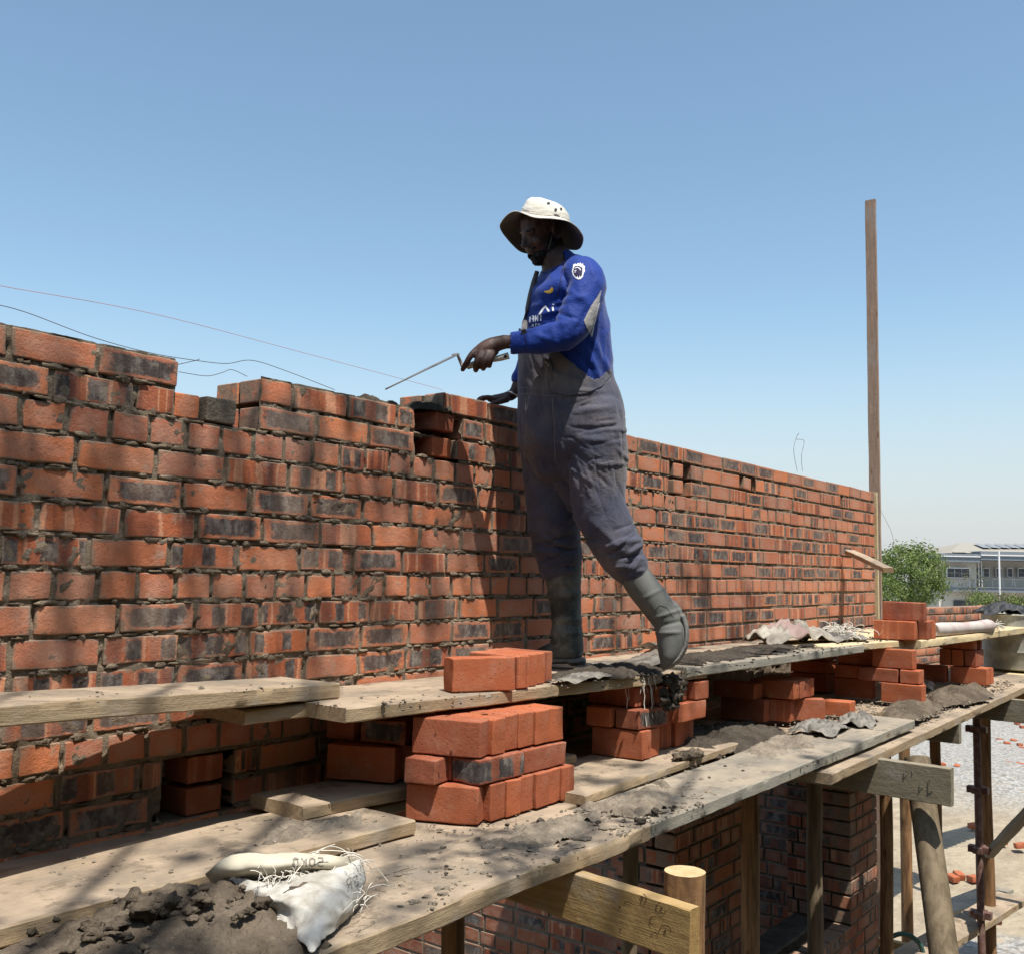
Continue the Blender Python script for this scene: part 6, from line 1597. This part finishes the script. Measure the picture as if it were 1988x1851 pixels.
fb = boot([[(1092, 1103, 3.98, 38, 38), (1096, 1150, 3.98, 32, 33), (1100, 1200, 3.98, 29.5, 31), (1100, 1240, 3.98, 32, 33), (1102, 1262, 3.98, 32, 30)],
           [(1118, 1264, 3.97, 19, 24), (1095, 1262, 3.985, 24, 27), (1068, 1267, 4.005, 19, 28), (1046, 1272, 4.02, 14, 24), (1036, 1275, 4.03, 9, 16)]],
          [(1095, 1149, 3.98, 33.5, 34.5), (1095.6, 1154, 3.98, 33.5, 34.5)],
          [[(1132, 1282, 3.965, 8, 22), (1110, 1284, 3.97, 8, 25)], [(1112, 1281, 3.975, 6, 24), (1080, 1282, 3.99, 6, 27), (1050, 1284, 4.015, 6, 26), (1034, 1284, 4.03, 5, 16)]], 'boot', 'dark rubber boot of the standing leg')
nb = boot([[(1222, 1100, 3.76, 27, 29), (1246, 1136, 3.76, 31, 32), (1274, 1172, 3.755, 31, 31), (1296, 1203, 3.75, 30, 30), (1305, 1234, 3.74, 31, 30), (1303, 1262, 3.735, 27, 29), (1296, 1282, 3.73, 18, 26), (1290, 1291, 3.725, 9, 18)], [(1298, 1185, 3.755, 24, 26), (1313, 1208, 3.75, 19, 24), (1315, 1235, 3.745, 17, 24)]],
          [(1230, 1112, 3.76, 29.5, 31), (1233, 1116, 3.76, 29.5, 31)],
          [[(1325, 1196, 3.75, 7, 22), (1332, 1222, 3.745, 6, 24), (1330, 1252, 3.74, 6, 26), (1318, 1276, 3.735, 6, 26), (1300, 1291, 3.73, 6, 22), (1288, 1296, 3.725, 4, 12)]], 'boot_grey', 'pale dusty boot of the trailing leg, heel raised')
bpy.context.view_layer.update(); bb = bvh_of([fb])
o = dec(stroke_decal(bb, [[(1072, 1205), (1082, 1198), (1092, 1205), (1098, 1222), (1110, 1245), (1118, 1258)], [(1112, 1240), (1108, 1228), (1112, 1218), (1120, 1216), (1125, 1224), (1122, 1238), (1116, 1244), (1112, 1240)], [(1072, 1225), (1088, 1228), (1084, 1250), (1070, 1256)], [(1070, 1268), (1090, 1262), (1105, 1268), (1120, 1268)], [(1066, 1112), (1128, 1110)]], 1.6, .0022), 'moulded_line', 'sole', fb)
bb = bvh_of([nb])
o = dec(stroke_decal(bb, [[(1270, 1180), (1282, 1172), (1296, 1178), (1308, 1196)], [(1300, 1160), (1318, 1182), (1326, 1210), (1328, 1250)], [(1268, 1172), (1272, 1190), (1290, 1200)]], 1.8, .0022), 'moulded_line', 'sole', nb)
# trowel
tw_ = empty('trowel', w2(px(925, 704, 3.69)), 'brick trowel with mortar stained blade and pale handle held in the hand', 'trowel')
def TP(u, v, Z): return w2(px(u, v, Z))
mb = MB(); mb.tube([TP(897, 713, 3.69), TP(920, 707, 3.69), TP(950, 699.5, 3.69), TP(972, 695, 3.69), TP(988, 690.5, 3.69)], [.0075, .011, .010, .012, .013], 12)
mb.tube([TP(985, 691.5, 3.676), TP(985, 691.5, 3.674)], [.006, .006], 10)
mb.build('handle', M['handle'], tw_, smooth=True, auto=50)
mb = MB(); mb.tube([TP(981, 692.5, 3.6745), TP(981.4, 692.4, 3.6715)], [.0062, .0062], 12); mb.build('hanging_hole', M['hole'], tw_)
mb = MB(); mb.tube([TP(898, 713, 3.69), TP(893, 700, 3.688), TP(888, 688, 3.685), TP(878, 690, 3.68)], [.0055, .006, .0065, .005], 8); mb.build('shank', M['steel'], tw_, smooth=True)
mb = MB(); hl = TP(886, 689, 3.685); tp_ = TP(748, 756, 3.56); L = (tp_-hl); d = L.normalized(); vv = ((hl+tp_)/2-CAM).normalized(); vv = (vv+V3((0, 0, .05))).normalized(); sdv = (vv-d*vv.dot(d)).normalized(); nr = d.cross(sdv)
prof = [(0, .018), (.04, .058), (.14, .072), (.35, .066), (.6, .045), (.85, .019), (.97, .006), (1, .001)]; vs = []
for t_, w_b in prof:
    for s_ in (-1, 0, 1):
        for th in (-.0012, .0012): vs.append(hl+L*t_+sdv*w_b*s_+nr*(th*(2.4 if s_ == 0 else 1)))
fs = []
for i in range(len(prof)-1):
    a = i*6; b = a+6
    fs += [(a, a+2, b+2, b), (a+2, a+4, b+4, b+2), (a+1, b+1, b+3, a+3), (a+3, b+3, b+5, a+5), (a, b, b+1, a+1), (a+4, a+5, b+5, b+4)]
fs += [(0, 1, 3, 2), (2, 3, 5, 4)]; k = (len(prof)-1)*6; fs += [(k, k+2, k+3, k+1), (k+2, k+4, k+5, k+3)]
mb.add(vs, fs); mb.build('blade', M['steel'], tw_)
